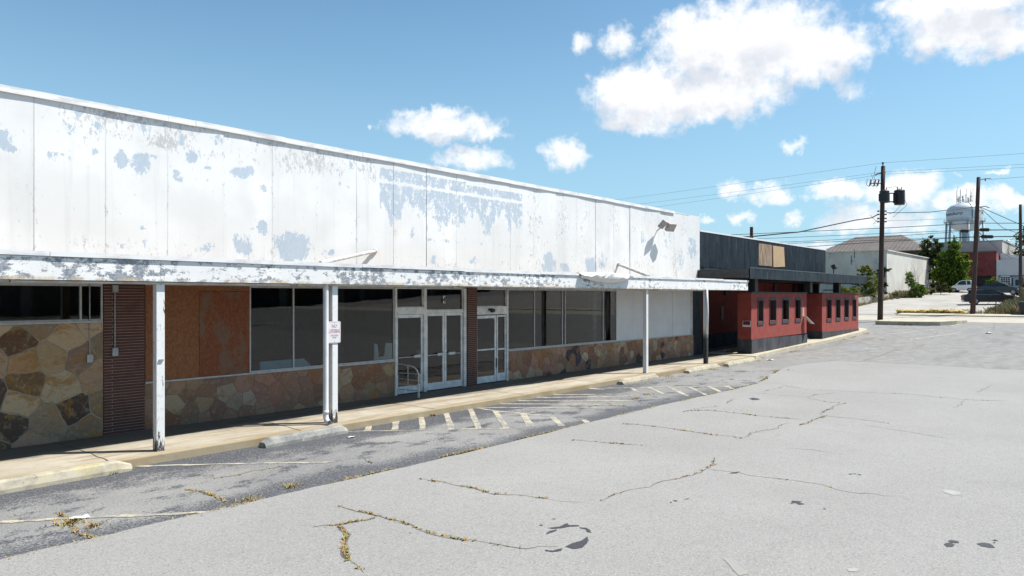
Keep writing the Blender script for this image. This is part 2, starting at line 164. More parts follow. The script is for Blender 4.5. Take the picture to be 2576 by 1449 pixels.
# ---------------------------------------------------------------- mesh helpers
def wl(o):
    v=Vector((0,0,0))
    while o: v+=o.location; o=o.parent
    return v
class MB:
    def __init__(s): s.v=[]; s.f=[]
    def add(s,vs,fs):
        n=len(s.v); s.v+= [tuple(p) for p in vs]; s.f+=[tuple(n+i for i in f) for f in fs]; return s
    def box(s,x0,x1,y0,y1,z0,z1):
        return s.add([(x0,y0,z0),(x1,y0,z0),(x1,y1,z0),(x0,y1,z0),(x0,y0,z1),(x1,y0,z1),(x1,y1,z1),(x0,y1,z1)],[(0,3,2,1),(4,5,6,7),(0,1,5,4),(1,2,6,5),(2,3,7,6),(3,0,4,7)])
    def hexa(s,b,t):   # 4 bottom, 4 top points
        return s.add(list(b)+list(t),[(0,3,2,1),(4,5,6,7),(0,1,5,4),(1,2,6,5),(2,3,7,6),(3,0,4,7)])
    def quad(s,*p): return s.add(p,[tuple(range(len(p)))])
    def tube(s,pts,r,n=8,cap=True):
        pts=[Vector(p) for p in pts]; rs=r if isinstance(r,(list,tuple)) else [r]*len(pts); vs=[];fs=[]
        ref=None
        for i,p in enumerate(pts):
            d=(pts[min(i+1,len(pts)-1)]-pts[max(i-1,0)]).normalized()
            if ref is None or abs(ref.dot(d))>.95: ref=Vector((0,0,1)) if abs(d.z)<.9 else Vector((1,0,0))
            a=d.cross(ref).normalized(); b=d.cross(a).normalized()
            for k in range(n):
                t=2*math.pi*k/n; vs.append(p+rs[i]*(math.cos(t)*a+math.sin(t)*b))
        for i in range(len(pts)-1):
            for k in range(n): fs.append((i*n+k,i*n+(k+1)%n,(i+1)*n+(k+1)%n,(i+1)*n+k))
        if cap: fs.append(tuple(range(n))[::-1]); fs.append(tuple((len(pts)-1)*n+k for k in range(n)))
        return s.add(vs,fs)
    def lathe(s,prof,n=24,c=(0,0,0)):
        vs=[];fs=[]
        for r,z in prof:
            for k in range(n):
                t=2*math.pi*k/n; vs.append((c[0]+r*math.cos(t),c[1]+r*math.sin(t),c[2]+z))
        for i in range(len(prof)-1):
            for k in range(n): fs.append((i*n+k,i*n+(k+1)%n,(i+1)*n+(k+1)%n,(i+1)*n+k))
        fs.append(tuple(range(n))[::-1]); fs.append(tuple((len(prof)-1)*n+k for k in range(n)))
        return s.add(vs,fs)
    def grid(s,nx,ny,fn):
        vs=[fn(i/nx,j/ny) for j in range(ny+1) for i in range(nx+1)]
        return s.add(vs,[(j*(nx+1)+i,j*(nx+1)+i+1,(j+1)*(nx+1)+i+1,(j+1)*(nx+1)+i) for j in range(ny) for i in range(nx)])
    def prism(s,pts,axis,a,b):  # 2-D outline extruded along axis
        def P(q,t): return {'x':(t,q[0],q[1]),'y':(q[0],t,q[1]),'z':(q[0],q[1],t)}[axis]
        n=len(pts); return s.add([P(q,a) for q in pts]+[P(q,b) for q in pts],[tuple(range(n)),tuple(range(2*n-1,n-1,-1))]+[(i,i+n,(i+1)%n+n,(i+1)%n) for i in range(n)])
    def build(s,name,m,parent=None,smooth=False,bevel=0,label=None,cat=None,group=None,kind=None,fix=True):
        me=bpy.data.meshes.new(name); off=wl(parent)
        me.from_pydata([(x-off.x,y-off.y,z-off.z) for x,y,z in s.v],[],s.f); me.validate()
        if fix:
            import bmesh
            b=bmesh.new(); b.from_mesh(me); bmesh.ops.recalc_face_normals(b,faces=b.faces); b.to_mesh(me); b.free()
        if m: me.materials.append(m)
        if smooth:
            me.polygons.foreach_set('use_smooth',[True]*len(me.polygons))
        o=bpy.data.objects.new(name,me); COL.objects.link(o); o.parent=parent
        if bevel:
            bm_=o.modifiers.new('bevel','BEVEL'); bm_.width=bevel; bm_.segments=2; bm_.limit_method='ANGLE'
        tag(o,label,cat,group,kind); return o
def tag(o,label=None,cat=None,group=None,kind=None):
    if label: o['label']=label
    if cat: o['category']=cat
    if group: o['group']=group
    if kind: o['kind']=kind
    return o
def thing(name,loc,label,cat,group=None):
    o=bpy.data.objects.new(name,None); COL.objects.link(o); o.location=loc; o.empty_display_size=.3
    return tag(o,label,cat,group)
def B(*a): return MB().box(*a)
def copy_tree(o,parent=None):
    c=o.copy(); COL.objects.link(c); c.parent=parent
    for ch in list(o.children): copy_tree(ch,c)
    return c
def H(X):
    P=[(-1e4,-.15),(30,-.15),(36,-.06),(42,.10),(50,.34),(55,.54),(60,.78),(62,.86),(69,1.03),(85,1.88),(110,3.2),(150,5),(200,6),(1e4,6)]
    for (a,b),(c,e) in zip(P,P[1:]):
        if X<=c: return b+(e-b)*(X-a)/(c-a)
def Hs(X): return sum(H(X+d) for d in (-1.6,-.8,0,.8,1.6))/5
def H(X,_h=H): return sum(_h(X+d) for d in (-1.6,-.8,0,.8,1.6))/5
XS=[-600,-100,-40,-20,-10]+list(range(0,26,5))+[26+i for i in range(0,46)]+[72+2*i for i in range(0,66)]+[210,300,500,1000,1600]
def sheet(name,x0,x1,y0,y1,dz,m,ny=1,yfn=None):
    xs=[x0]+[x for x in XS if x0<x<x1]+[x1]; b=MB(); ys=[y0+(y1-y0)*j/ny for j in range(ny+1)]
    vs=[(x,y,H(x)+dz) for y in ys for x in xs]; n=len(xs)
    b.add(vs,[(j*n+i,j*n+i+1,(j+1)*n+i+1,(j+1)*n+i) for j in range(ny) for i in range(n-1)])
    return b.build(name,m,kind='structure',fix=False)
def strip(b,pts,w,dz,jit=0,taper=False,seg=.25,base=H):
    """a ribbon following the ground along pts"""
    P=[Vector((*p[:2],0)) for p in pts]; Q=[]
    for a,c in zip(P,P[1:]):
        n=max(1,int((c-a).length/seg))
        for k in range(n): Q.append(a.lerp(c,k/n))
    Q.append(P[-1]); L=[];n=len(Q)
    for i,q in enumerate(Q):
        d=(Q[min(i+1,n-1)]-Q[max(i-1,0)]); d=d.normalized() if d.length else Vector((1,0,0)); nn=Vector((-d.y,d.x,0))
        q=q+nn*random.uniform(-jit,jit); ww=w*random.uniform(.6,1.3) if jit else w
        if taper: ww*=min(1,.3+i/3,.3+(n-1-i)/3)
        for s in (-.5,.5):
            p=q+nn*ww*s; L.append((p.x,p.y,base(p.x)+dz))
    b.add(L,[(2*i,2*i+1,2*i+3,2*i+2) for i in range(n-1)]); return Q
# ---------------------------------------------------------------- materials
def m_old(t,g,o):
    big=t.noise(g,.35,5,.6); mid=t.noise(t.scl(g,1,1.6,1),1.3,6,.65); fine=t.noise(g,42,3,.7); gr=t.voro(g,95)
    y=t.n('ShaderNodeSeparateXYZ',None,Vector=g).outputs
    near=t.ss(t.m('ADD',y[1],t.m('MULTIPLY',t.m('SUBTRACT',mid,.5),2.2)),10.9,12.2)
    edge=t.ss(t.m('ADD',y[1],t.m('MULTIPLY',t.m('SUBTRACT',big,.5),1.4)),10.1,9.35)
    x=y[0]; inx=t.ss(x,24,18); far=t.ss(x,26,34)
    dark=t.m('MULTIPLY',t.m('MAXIMUM',near,t.m('MULTIPLY',edge,.8)),inx)
    dark=t.m('MAXIMUM',dark,t.ss(mid,.50,.66,0,.9))
    dark=t.m('MAXIMUM',dark,t.m('MULTIPLY',t.ss(x,2.6,1.2),t.ss(fine,.35,.6)))
    dark=t.ss(t.m('ADD',dark,t.m('MULTIPLY',t.m('SUBTRACT',t.noise(g,26,5,.8),.5),3.8)),.18,.72)
    base=t.mix(t.ss(big,.35,.65),(.25,.246,.24),(.325,.317,.302))
    base=t.mix(t.ss(mid,.45,.3,0,.5),base,(.38,.355,.315))
    c=t.mix(dark,base,(.085,.088,.10))
    c=t.mix(far,c,t.mix(t.ss(mid,.35,.65),(.255,.248,.238),(.325,.316,.30)))
    st=t.noise(t.scl(g,.25,.9,1),.5,4,.6); c=t.mix(t.m('MULTIPLY',far,t.ss(st,.55,.7,0,.5)),c,(.15,.145,.14))
    c=t.mix(t.ss(fine,.52,.66,0,.5),c,(.46,.46,.45)); c=t.mix(t.ss(t.noise(g,34,3,.7),.54,.66,0,.6),c,(.08,.08,.09))
    return {'c':c,'h':t.m('ADD',fine,gr),'hs':.5,'hd':.006}
def m_new(t,g,o):
    fine=t.noise(g,48,3,.75); f2=t.noise(g,17,4,.7); big=t.noise(g,.22,5,.6); mid=t.noise(g,1.1,5,.6)
    c=t.mix(t.ss(big,.3,.7),(.328,.317,.300),(.378,.366,.347))
    c=t.mix(t.ss(mid,.5,.75,0,.35),c,(.31,.297,.278))
    c=t.mix(t.ss(fine,.5,.64,0,.55),c,(.54,.54,.53)); c=t.mix(t.ss(t.noise(g,36,3,.7),.54,.66,0,.55),c,(.15,.15,.155)); c=t.mix(t.ss(f2,.55,.68,0,.35),c,(.24,.235,.23)); c=t.mix(t.ss(t.noise(g,5,6,.7),.56,.7,0,.22),c,(.22,.215,.21))
    sp=t.ss(t.voro(g,9,rnd=1),.06,.03,0,.8); c=t.mix(sp,c,(.62,.62,.60))
    sp=t.ss(t.voro(t.v('ADD',g,(3.3,1.7,0)),5,rnd=1),.045,.02,0,.6); c=t.mix(sp,c,(.10,.10,.10))
    return {'c':c,'h':fine,'hs':.35,'hd':.006}
def m_grav(t,g,o):
    c=t.mix(t.ss(t.noise(g,.4,6,.65),.35,.65),(.40,.375,.34),(.50,.475,.43)); c=t.mix(t.ss(t.noise(t.scl(g,1,.3,1),2.,4),.58,.72,0,.5),c,(.30,.28,.24))
    return {'c':c,'h':t.noise(g,20),'hs':.3}
def m_conc(t,g,o):
    a=t.noise(g,1.1,6,.65); f=t.noise(g,35,3,.7); s=t.noise(t.scl(g,.35,2.2,1),1.3,5,.6)
    c=t.mix(t.ss(a,.3,.7),(.43,.385,.305),(.54,.49,.40)); c=t.mix(t.ss(s,.48,.62,0,.75),c,(.33,.25,.16)); c=t.mix(t.ss(t.noise(g,4,7,.75),.52,.66,0,.5),c,(.30,.26,.20)); c=t.mix(t.ss(f,.55,.75,0,.3),c,(.28,.25,.2))
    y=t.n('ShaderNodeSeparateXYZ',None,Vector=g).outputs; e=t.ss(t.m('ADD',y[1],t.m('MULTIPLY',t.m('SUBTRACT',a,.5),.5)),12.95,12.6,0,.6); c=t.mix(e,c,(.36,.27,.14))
    w=t.ss(t.m('ADD',y[1],t.m('MULTIPLY',t.m('SUBTRACT',a,.5),1.6)),13.7,14.3,0,.8); c=t.mix(w,c,(.105,.098,.088))  # canopy shade painted into the colour, from its edge back to the wall
    return {'c':c,'h':t.m('ADD',a,f),'hs':.3}
def m_kerb(t,g,o):
    a=t.noise(g,3,6,.7); c=t.mix(t.ss(a,.35,.6),(.34,.31,.25),(.52,.47,.36)); c=t.mix(t.ss(t.noise(g,1.7,5,.7),.5,.62,0,.55),c,(.56,.48,.25)); c=t.mix(t.ss(t.noise(g,9,4,.7),.6,.7,0,.7),c,(.14,.13,.12)); return {'c':c,'h':a,'hs':.5}
def m_kerb2(t,g,o):
    a=t.noise(g,2,6,.7); c=t.mix(t.ss(a,.3,.62),(.42,.38,.29),(.60,.54,.41)); c=t.mix(t.ss(t.noise(g,7,4,.7),.6,.72,0,.7),c,(.25,.22,.18)); return {'c':c,'h':a,'hs':.5}
def m_stopg(t,g,o):
    a=t.noise(g,4,6,.7); c=t.mix(t.ss(a,.35,.65),(.23,.23,.22),(.38,.37,.34)); c=t.mix(t.ss(t.noise(g,10,4,.7),.6,.7,0,.8),c,(.6,.58,.5)); return {'c':c,'h':a,'hs':.5}
OLD=mat('old_asphalt',m_old,.9,spec=.2); NEW=mat('new_asphalt',m_new,.9,spec=.2); GRAV=mat('pale_gravel',m_grav,.95,spec=.1); CONC=mat('stained_shaded_concrete',m_conc,.85,spec=.25); KERB_M=mat('kerb_concrete',m_kerb2,.85); STOPY=mat('yellowed_concrete',m_kerb,.85); STOPG=mat('grey_concrete',m_stopg,.85)
ROADM=plain('pale_road_concrete',(.52,.47,.39),.9,.06,1.5)
def m_paint(col,amt):
    def f(t,g,o):
        n=t.noise(g,3.5,8,.8); n2=t.noise(g,24,4,.75); k=t.m('ADD',t.ss(n,amt-.03,amt+.09,0,.85),t.ss(n2,.52,.62,.08,.6),clamp=True)
        return {'c':t.mix(k,col,(.27,.262,.25))}
    return f
YEL=mat('worn_yellow_paint',m_paint((.60,.535,.38),.475),.8); WHT=mat('worn_white_paint',m_paint((.60,.56,.44),.49),.8); BLU=mat('worn_blue_paint',m_paint((.235,.29,.33),.42),.8)
def m_clad(t,g,o):
    p=t.attr('peel'); w=t.m('ADD',t.attr('wear'),t.m('MULTIPLY',t.m('SUBTRACT',t.noise(g,1.4,3),.5),.9)); s=t.attr('stain')
    n=t.noise(t.scl(g,1,1,.6),5.5,9,.8); n2=t.noise(t.scl(g,1,1,.5),13,8,.8); n3=t.noise(t.scl(g,1.,1,.18),6,6,.7)
    pm=t.m('ADD',p,t.m('MULTIPLY',t.m('SUBTRACT',n,.5),2.6)); mask=t.ss(pm,.47,.53)
    fringe=t.ss(pm,.36,.5)
    wm=t.m('ADD',w,t.m('MULTIPLY',t.m('SUBTRACT',n2,.5),4.2)); wmask=t.m('MULTIPLY',t.ss(wm,.5,.64),.8)
    st=t.m('MULTIPLY',t.ss(t.m('ADD',s,t.m('MULTIPLY',t.m('SUBTRACT',n3,.5),1.6)),.45,.8),.75)
    big=t.noise(g,.7,4); c=t.mix(t.ss(big,.35,.65),(.75,.75,.745),(.83,.835,.835))
    drip=t.ss(t.noise(t.scl(g,3.2,1,.12),2.2,5,.6),.52,.75,0,.30); c=t.mix(drip,c,(.56,.56,.55))
    c=t.mix(st,c,(.70,.60,.47))
    c=t.mix(wmask,c,t.mix(t.ss(n,.4,.6),(.43,.435,.455),(.58,.575,.57)))
    c=t.mix(t.m('MULTIPLY',fringe,.5),c,(.80,.86,.9)); c=t.mix(mask,c,t.mix(t.ss(n2,.35,.7),(.46,.54,.63),(.53,.60,.68)))
    h=t.m('SUBTRACT',t.m('MULTIPLY',n,.25),t.m('ADD',mask,t.m('MULTIPLY',wmask,.5)))
    return {'c':c,'h':h,'hs':.4,'hd':.006}
CLAD=mat('peeling_white_panel_paint',m_clad,.55,spec=.3)
def m_fascia(t,g,o):
    v=t.scl(g,.8,1,1.3); n=t.noise(v,7,8,.78); b=t.noise(g,.9,4,.6); pz=t.n('ShaderNodeSeparateXYZ',None,Vector=g).outputs
    far=t.ss(pz[0],14,26,0,-.08); m=t.ss(t.m('ADD',t.m('ADD',n,t.m('MULTIPLY',t.m('SUBTRACT',b,.5),.45)),far),.495,.545)
    c=t.mix(t.ss(b,.4,.6),(.74,.735,.73),(.82,.81,.79)); c=t.mix(m,c,t.mix(t.ss(t.noise(g,30,3),.4,.6),(.20,.225,.26),(.34,.36,.39)))
    ru=t.m('MULTIPLY',t.ss(pz[2],3.03,2.97),t.ss(t.noise(t.scl(g,1,1,.3),3.5,5,.7),.42,.62)); c=t.mix(t.m('MULTIPLY',ru,.8),c,(.55,.42,.26))
    return {'c':c,'h':m,'hs':.3,'hd':-.005}
FASC=mat('flaking_fascia_paint',m_fascia,.6,spec=.3)
def m_white(t,g,o):
    n=t.noise(t.scl(g,1,1,.3),9,6,.7); c=t.mix(t.ss(t.noise(g,1.3,4),.3,.7),(.74,.735,.72),(.84,.84,.84)); c=t.mix(t.ss(n,.6,.7,0,.8),c,(.33,.33,.34)); return {'c':c}
WHP=mat('chipped_white_paint',m_white,.55)
def m_postm(t,g,o):
    z=t.n('ShaderNodeSeparateXYZ',None,Vector=g).outputs[2]
    n=t.noise(t.scl(g,5,5,.8),3,7,.75); low=t.ss(z,.45,.02,0,.2); c=t.mix(t.ss(t.m('ADD',n,low),.61,.64),(.83,.83,.82),(.07,.06,.055)); c=t.mix(t.ss(t.noise(g,14,4),.58,.7,0,.5),c,(.5,.5,.5)); return {'c':c,'h':n,'hs':.3}
POSTM=mat('peeling_post_paint',m_postm,.6)
def m_postb(t,g,o):
    z=t.n('ShaderNodeSeparateXYZ',None,Vector=g).outputs; n=t.noise(t.scl(g,5,5,.8),3,7,.75); low=t.m('MULTIPLY',t.ss(z[2],1.5,.95),t.ss(n,.25,.42))
    return {'c':t.mix(low,(.80,.80,.79),(.035,.035,.038))}
POSTB=mat('black_weathered_post',m_postb,.6)
ALU=plain('painted_aluminium',(.55,.56,.56),.45,.10,8); ALUW=plain('white_door_frame_paint',(.84,.85,.85),.45,.12,5); DARKM=plain('dark_metal',(.05,.052,.056),.5,.2,8); STEEL=plain('galvanised_steel',(.42,.43,.44),.45,.15,6,.6)
FLASH=mat('metal_flashing',lambda t,g,o:{'c':t.mix(t.ss(t.noise(t.scl(g,.5,1,2),3,6,.7),.45,.65),(.80,.80,.80),(.60,.60,.61))},.5)
def m_stone(scale,dark,warm):
    def f(t,g,o):
        v=t.v('ADD',t.scl(g,1,.0,1.15),t.v('MULTIPLY',t.v('SUBTRACT',t.noise(g,2.6,7,.7,out=1),(.5,.5,.5)),(.42,0,.42)))
        de=t.voro(v,scale,'DISTANCE_TO_EDGE'); col=t.n('ShaderNodeTexVoronoi',None,Vector=v,Scale=scale).outputs['Color']
        sp=t.n('ShaderNodeSeparateColor',None,Color=col).outputs
        if warm: st=[(0,(.30,.24,.17)),(.2,(.42,.33,.19)),(.38,(.33,.17,.06)),(.47,(.09,.065,.05)),(.55,(.10,.07,.05)),(.62,(.46,.38,.22)),(.76,(.38,.24,.09)),(.9,(.33,.21,.17)),(1,(.43,.38,.28))]
        else: st=[(0,(.36,.21,.15)),(.2,(.44,.31,.20)),(.38,(.33,.17,.125)),(.55,(.46,.37,.26)),(.68,(.38,.18,.09)),(.8,(.34,.22,.175)),(.9,(.45,.43,.37)),(.97,(.30,.17,.12)),(1,(.25,.14,.10))]
        c=t.ramp(sp[0],st)
        if not warm:
            c=t.mix(t.ss(sp[2],.975,.978),c,(.06,.06,.085))
        vein=t.noise(t.v('ADD',t.scl(g,1.,1,2.6),t.v('MULTIPLY',col,(9,9,9))),3.2,7,.7,dist=1.2)
        c=t.mix(t.ss(vein,.44,.58,0,.8),c,(.46,.27,.09) if warm else (.40,.27,.17)); c=t.mix(t.ss(vein,.44,.34,0,.75),c,(.17,.11,.07) if warm else (.24,.17,.14))
        c=t.mix(t.ss(t.noise(g,22,4,.7),.5,.8,0,.4),c,(.52,.47,.38))
        c=t.mix(t.ss(t.m('ADD',de,t.m('MULTIPLY',t.noise(g,9,4),.03)),.042,.028),c,(.35,.31,.24) if warm else (.31,.26,.21))
        return {'c':c,'h':t.m('ADD',t.ss(de,0,.05),t.m('MULTIPLY',vein,.35)),'hs':.8,'hd':.02}
    return f
STW=mat('ochre_flagstone',m_stone(1.35,(.1,.08,.07),True),.75); STP=mat('pink_tan_flagstone',m_stone(2.0,(.10,.09,.12),False),.75)
def m_flag(warm):
    def f(t,g,o):
        col=t.n('ShaderNodeAttribute',{'attribute_name':'stone'}).outputs['Color']; sp=t.n('ShaderNodeSeparateColor',None,Color=t.n('ShaderNodeAttribute',{'attribute_name':'rnd'}).outputs['Color']).outputs
        rv=t.n('ShaderNodeAttribute',{'attribute_name':'rnd'}).outputs['Vector']
        v=t.v('ADD',t.scl(g,1.,1,1.5),t.v('MULTIPLY',rv,(30,30,30)))
        vein=t.noise(v,2.4,8,.74,dist=1.0); c=t.mix(t.ss(vein,.50,.60,0,.8),col,(.36,.185,.05) if warm else (.30,.165,.09)); c=t.mix(t.m('MULTIPLY',t.ss(vein,.44,.28),t.ss(sp[0],.2,.8)),c,(.12,.075,.05) if warm else (.17,.12,.10))
        c=t.mix(t.ss(t.noise(g,11,6,.75),.5,.68,0,.45),c,(.50,.44,.33) if warm else (.44,.36,.29)); c=t.mix(t.ss(t.noise(g,28,4,.75),.54,.66,0,.35),c,(.10,.08,.065))
        return {'c':c,'h':t.noise(v,7,6,.7),'hs':.7,'hd':.015}
    return f
FLW=mat('ochre_flagstone_face',m_flag(True),.8); FLP=mat('pink_flagstone_face',m_flag(False),.8)
MORT=plain('stone_mortar',(.40,.35,.27),.9,.18,5)
MORT2=plain('stone_mortar_brown',(.27,.215,.17),.9,.18,5)
def m_brick(t,g,o):
    v=t.v('ADD',t.scl(g,1,1,1),(0,0,0)); sp=t.n('ShaderNodeSeparateXYZ',None,Vector=g).outputs; vv=t.n('ShaderNodeCombineXYZ',None,X=t.m('ADD',sp[0],sp[1]),Y=sp[2],Z=0.).outputs[0]
    b=t.n('ShaderNodeTexBrick',{'offset':.5},Vector=vv,Color1=(.12,.045,.036,1),Color2=(.085,.036,.031,1),Mortar=(.42,.30,.25,1),Scale=1.,**{'Mortar_Size':.0055,'Brick_Width':1.6,'Row_Height':.0565,'Mortar_Smooth':.2,'Bias':0.})
    c=t.mix(t.ss(t.noise(g,3,5),.5,.75,0,.5),b.outputs[0],(.06,.03,.028)); c=t.mix(t.ss(t.noise(g,30,3),.5,.75,0,.3),c,(.22,.1,.07))
    return {'c':c,'h':b.outputs[1],'hs':.8,'hd':-.012}
BRK=mat('roman_brick',m_brick,.8)
def m_osb(dark):
    def f(t,g,o):
        v=t.scl(g,1,0,.6); f1=t.voro(v,38,out=1); f2=t.noise(v,50,4,.75); sp=t.n('ShaderNodeSeparateColor',None,Color=f1).outputs[0]; b=t.noise(g,1.6,5,.6)
        if not dark: c=t.mix(sp,(.22,.085,.036),(.35,.145,.062)); c=t.mix(t.ss(f2,.52,.7,0,.6),c,(.16,.06,.02)); c=t.mix(t.ss(b,.55,.7,0,.4),c,(.42,.14,.05))
        else: c=t.mix(sp,(.19,.060,.027),(.31,.10,.042)); c=t.mix(t.ss(f2,.52,.7,0,.6),c,(.11,.04,.02)); c=t.mix(t.ss(t.noise(t.scl(g,1,1,.45),3.,6,.65),.50,.62,0,.65),c,(.20,.145,.10))
        return {'c':c,'h':f2,'hs':.3}
    return f
OSB=mat('orange_strand_board',m_osb(False),.8); OSB2=mat('red_stained_strand_board',m_osb(True),.8)
def m_glass(refl,tint):
    def f(t,g,o):
        fr=t.n('ShaderNodeFresnel',None,IOR=1.5); tr=t.n('ShaderNodeBsdfTransparent',None,Color=(*tint,1)); gl=t.n('ShaderNodeBsdfGlossy',None,Roughness=.015,Color=(1,1,1,1))
        nz=t.noise(g,.9,2); bp=t.n('ShaderNodeBump',None,Height=nz,Strength=.05,Distance=.02); t.set(gl.inputs['Normal'],bp)
        fac=t.m('MULTIPLY_ADD',fr.outputs[0],1.1,refl,clamp=True); mx=t.n('ShaderNodeMixShader',None,i0=fac,i1=tr,i2=gl)
        return {'surf':mx.outputs[0]}
    return f
GLS=mat('window_glass',m_glass(.0,(.80,.85,.85)),0)
SIGNW=mat('sign_face',lambda t,g,o:{'c':t.mix(t.ss(t.noise(g,20,4),.5,.8,0,.3),(.80,.78,.80),(.62,.60,.62))},.4); SIGNR=plain('faded_red_print',(.72,.50,.52),.5,.05)
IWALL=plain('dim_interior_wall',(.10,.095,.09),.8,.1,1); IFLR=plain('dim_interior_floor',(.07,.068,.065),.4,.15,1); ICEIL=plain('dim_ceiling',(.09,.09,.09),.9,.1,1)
PBLUE=plain('pale_blue_laminate',(.62,.88,.92),.5,.04); BOARD=plain('grey_board',(.72,.78,.76),.7,.06)
WPAN=plain('white_infill_panel',(.72,.735,.76),.5,.03,1.5)
def m_corr(t,g,o):
    sp=t.n('ShaderNodeSeparateXYZ',None,Vector=g).outputs; n=t.noise(t.scl(g,1,1,.25),3,7,.7); c=t.mix(t.ss(n,.35,.65),(.035,.048,.062),(.085,.108,.128)); c=t.mix(t.ss(t.noise(t.scl(g,6,1,.5),2.5,5,.7),.58,.70,0,.8),c,(.24,.27,.29)); 
    return {'c':c,'r':.5}
CORR=mat('black_corrugated_metal',m_corr,.55)
RED=mat('red_stucco',lambda t,g,o:{'c':t.mix(t.ss(t.noise(g,2.5,6,.6),.35,.65),(.30,.054,.044),(.365,.073,.056)),'h':t.noise(g,40,3),'hs':.5},.9)
DGREY=mat('dark_grey_base_paint',lambda t,g,o:{'c':t.mix(t.ss(t.noise(t.scl(g,1,1,.5),2,6,.65),.35,.7),(.034,.036,.044),(.085,.086,.095)),'h':t.noise(g,40,3),'hs':.4},.85)
PLYW=mat('weathered_plywood',lambda t,g,o:{'c':t.mix(t.ss(t.noise(t.scl(g,9,1,.7),2,6,.7),.35,.65),(.46,.30,.16),(.58,.42,.25))},.85)
PLYD=mat('grey_torn_plywood',lambda t,g,o:{'c':t.mix(t.ss(t.noise(t.scl(g,7,1,.7),2,7,.75),.42,.6),(.20,.13,.085),(.46,.34,.24))},.85)
RUST=mat('rusty_soffit',lambda t,g,o:{'c':t.mix(t.ss(t.noise(g,3,6,.7),.42,.6),(.50,.44,.32),(.20,.06,.025))},.85)
GRASSD=mat('dry_grass',lambda t,g,o:{'c':t.ramp(t.n('ShaderNodeNewGeometry').outputs['Random Per Island'],[(0,(.27,.15,.06)),(.4,(.36,.23,.09)),(.62,(.24,.22,.07)),(.82,(.17,.19,.055)),(1,(.44,.33,.16))])},.8)
GRASSW=mat('tall_weeds',lambda t,g,o:{'c':t.ramp(t.n('ShaderNodeNewGeometry').outputs['Random Per Island'],[(0,(.34,.25,.14)),(.3,(.27,.22,.11)),(.55,(.15,.17,.055)),(.8,(.38,.30,.18)),(1,(.17,.20,.06))])},.8)
YFLOW=mat('yellow_flowering_weeds',lambda t,g,o:{'c':t.ramp(t.n('ShaderNodeNewGeometry').outputs['Random Per Island'],[(0,(.45,.30,.09)),(.5,(.52,.38,.14)),(.8,(.45,.36,.12)),(1,(.25,.25,.08))])},.8)
def leafm(name,stops):
    def f(t,g,o):
        c=t.ramp(t.n('ShaderNodeNewGeometry').outputs['Random Per Island'],stops); mx=t.n('ShaderNodeMixShader',None,i0=.38,i1=t.n('ShaderNodeBsdfDiffuse',None,Color=c),i2=t.n('ShaderNodeBsdfTranslucent',None,Color=t.mix(1.,c,(1.25,1.3,.7),'MULTIPLY'))); return {'surf':mx.outputs[0]}
    return mat(name,f,.6)
LF_B=leafm('bright_leaves',[(0,(.045,.085,.018)),(.5,(.10,.16,.03)),(1,(.17,.22,.05))]); LF_D=leafm('dark_leaves',[(0,(.028,.038,.020)),(.6,(.055,.065,.034)),(1,(.10,.10,.055))]); LF_Y=leafm('yellow_green_leaves',[(0,(.08,.11,.022)),(.5,(.13,.165,.035)),(.85,(.17,.17,.04)),(1,(.22,.15,.05))])
BARK=plain('bark',(.12,.09,.07),.9,.2,4); POLEW=mat('creosoted_wood',lambda t,g,o:{'c':t.mix(t.ss(t.noise(t.scl(g,8,8,.5),2,6,.7),.35,.65),(.045,.026,.022),(.105,.062,.05))},.9)
OIL=mat('oil_stain',lambda t,g,o:{'c':t.mix(t.ss(t.noise(g,40,3),.5,.75,0,.6),(.055,.053,.058),(.13,.13,.135))},.6); CRK=mat('crack_dirt',lambda t,g,o:{'c':t.mix(t.ss(t.noise(g,5,5,.7),.45,.6),(.15,.13,.11),(.27,.235,.19))},.95,spec=.1)
PALE=plain('pale_spill',(.405,.40,.385),.9,.04,8); TANP=mat('tan_stain',lambda t,g,o:{'c':t.mix(t.ss(t.noise(g,5,6,.7),.45,.6),(.335,.325,.31),(.39,.35,.29))},.9)
CABLE=plain('black_cable',(.02,.02,.022),.6,.1); WIREM=plain('bare_wire',(.10,.10,.11),.5,.1)
# ---------------------------------------------------------------- ground, lot, road
def ynoise(x): return .05*mn.noise((x*1.3,0,0))+.03*mn.noise((x*6,3,0))
sheet('parking_lot',-600,1600,-1200,1200,0,OLD)
# newer asphalt overlay, 20 mm thick, with a ragged edge
b=MB(); xs=[-60,-40,-20,-8]+[-4+.25*i for i in range(int((33.0+4)/.25))]; far=sorted(FAR,key=lambda p:-p[1])
top=[]
for x in xs: 
    y=9.17+ynoise(x)+.06*math.sin(x*.5)
    if x>23.2: y=9.17+(x-23.2)*.22+.25*mn.noise((x*.8,1,0))
    top.append((x,y))
top=[p for p in top if p[0]<=28.6]+[(29.6,10.35),(31.3,10.1),(32.6,9.6)]
right=[(33+.35*mn.noise((0,y*.5,0))+.12*mn.noise((0,y*2.3,5)),y) for y in [9,8,7,6,5,4,3,2,1,0,-2,-4,-8,-14,-22,-40]]
poly=[]
def fan(b,top,right,dz):
    n=len(top); lo=[(x,-40) for x,_ in top]
    vs=[(x,y,H(x)+dz) for x,y in top]+[(x,y,H(x)+dz) for x,y in lo]; fs=[(i,i+n,i+n+1,i+1) for i in range(n-1)]
    b.add(vs,fs); xe=top[-1][0]; m=len(right); ys=[y for _,y in right]
    vs=[(xe,y,H(xe)+dz) for y in ys]+[(x,y,H(x)+dz) for x,y in right]; b.add(vs,[(i,i+1,i+m+1,i+m) for i in range(m-1)])
    b.add([(x,y,H(x)+dz) for x,y in top]+[(x,y-.005,H(x)-.02) for x,y in top],[(i,i+1,i+n+1,i+n) for i in range(n-1)])
fan(b,top,right,.02)
b.build('asphalt_overlay',NEW,kind='structure')
def HO(x): return H(x)+.02
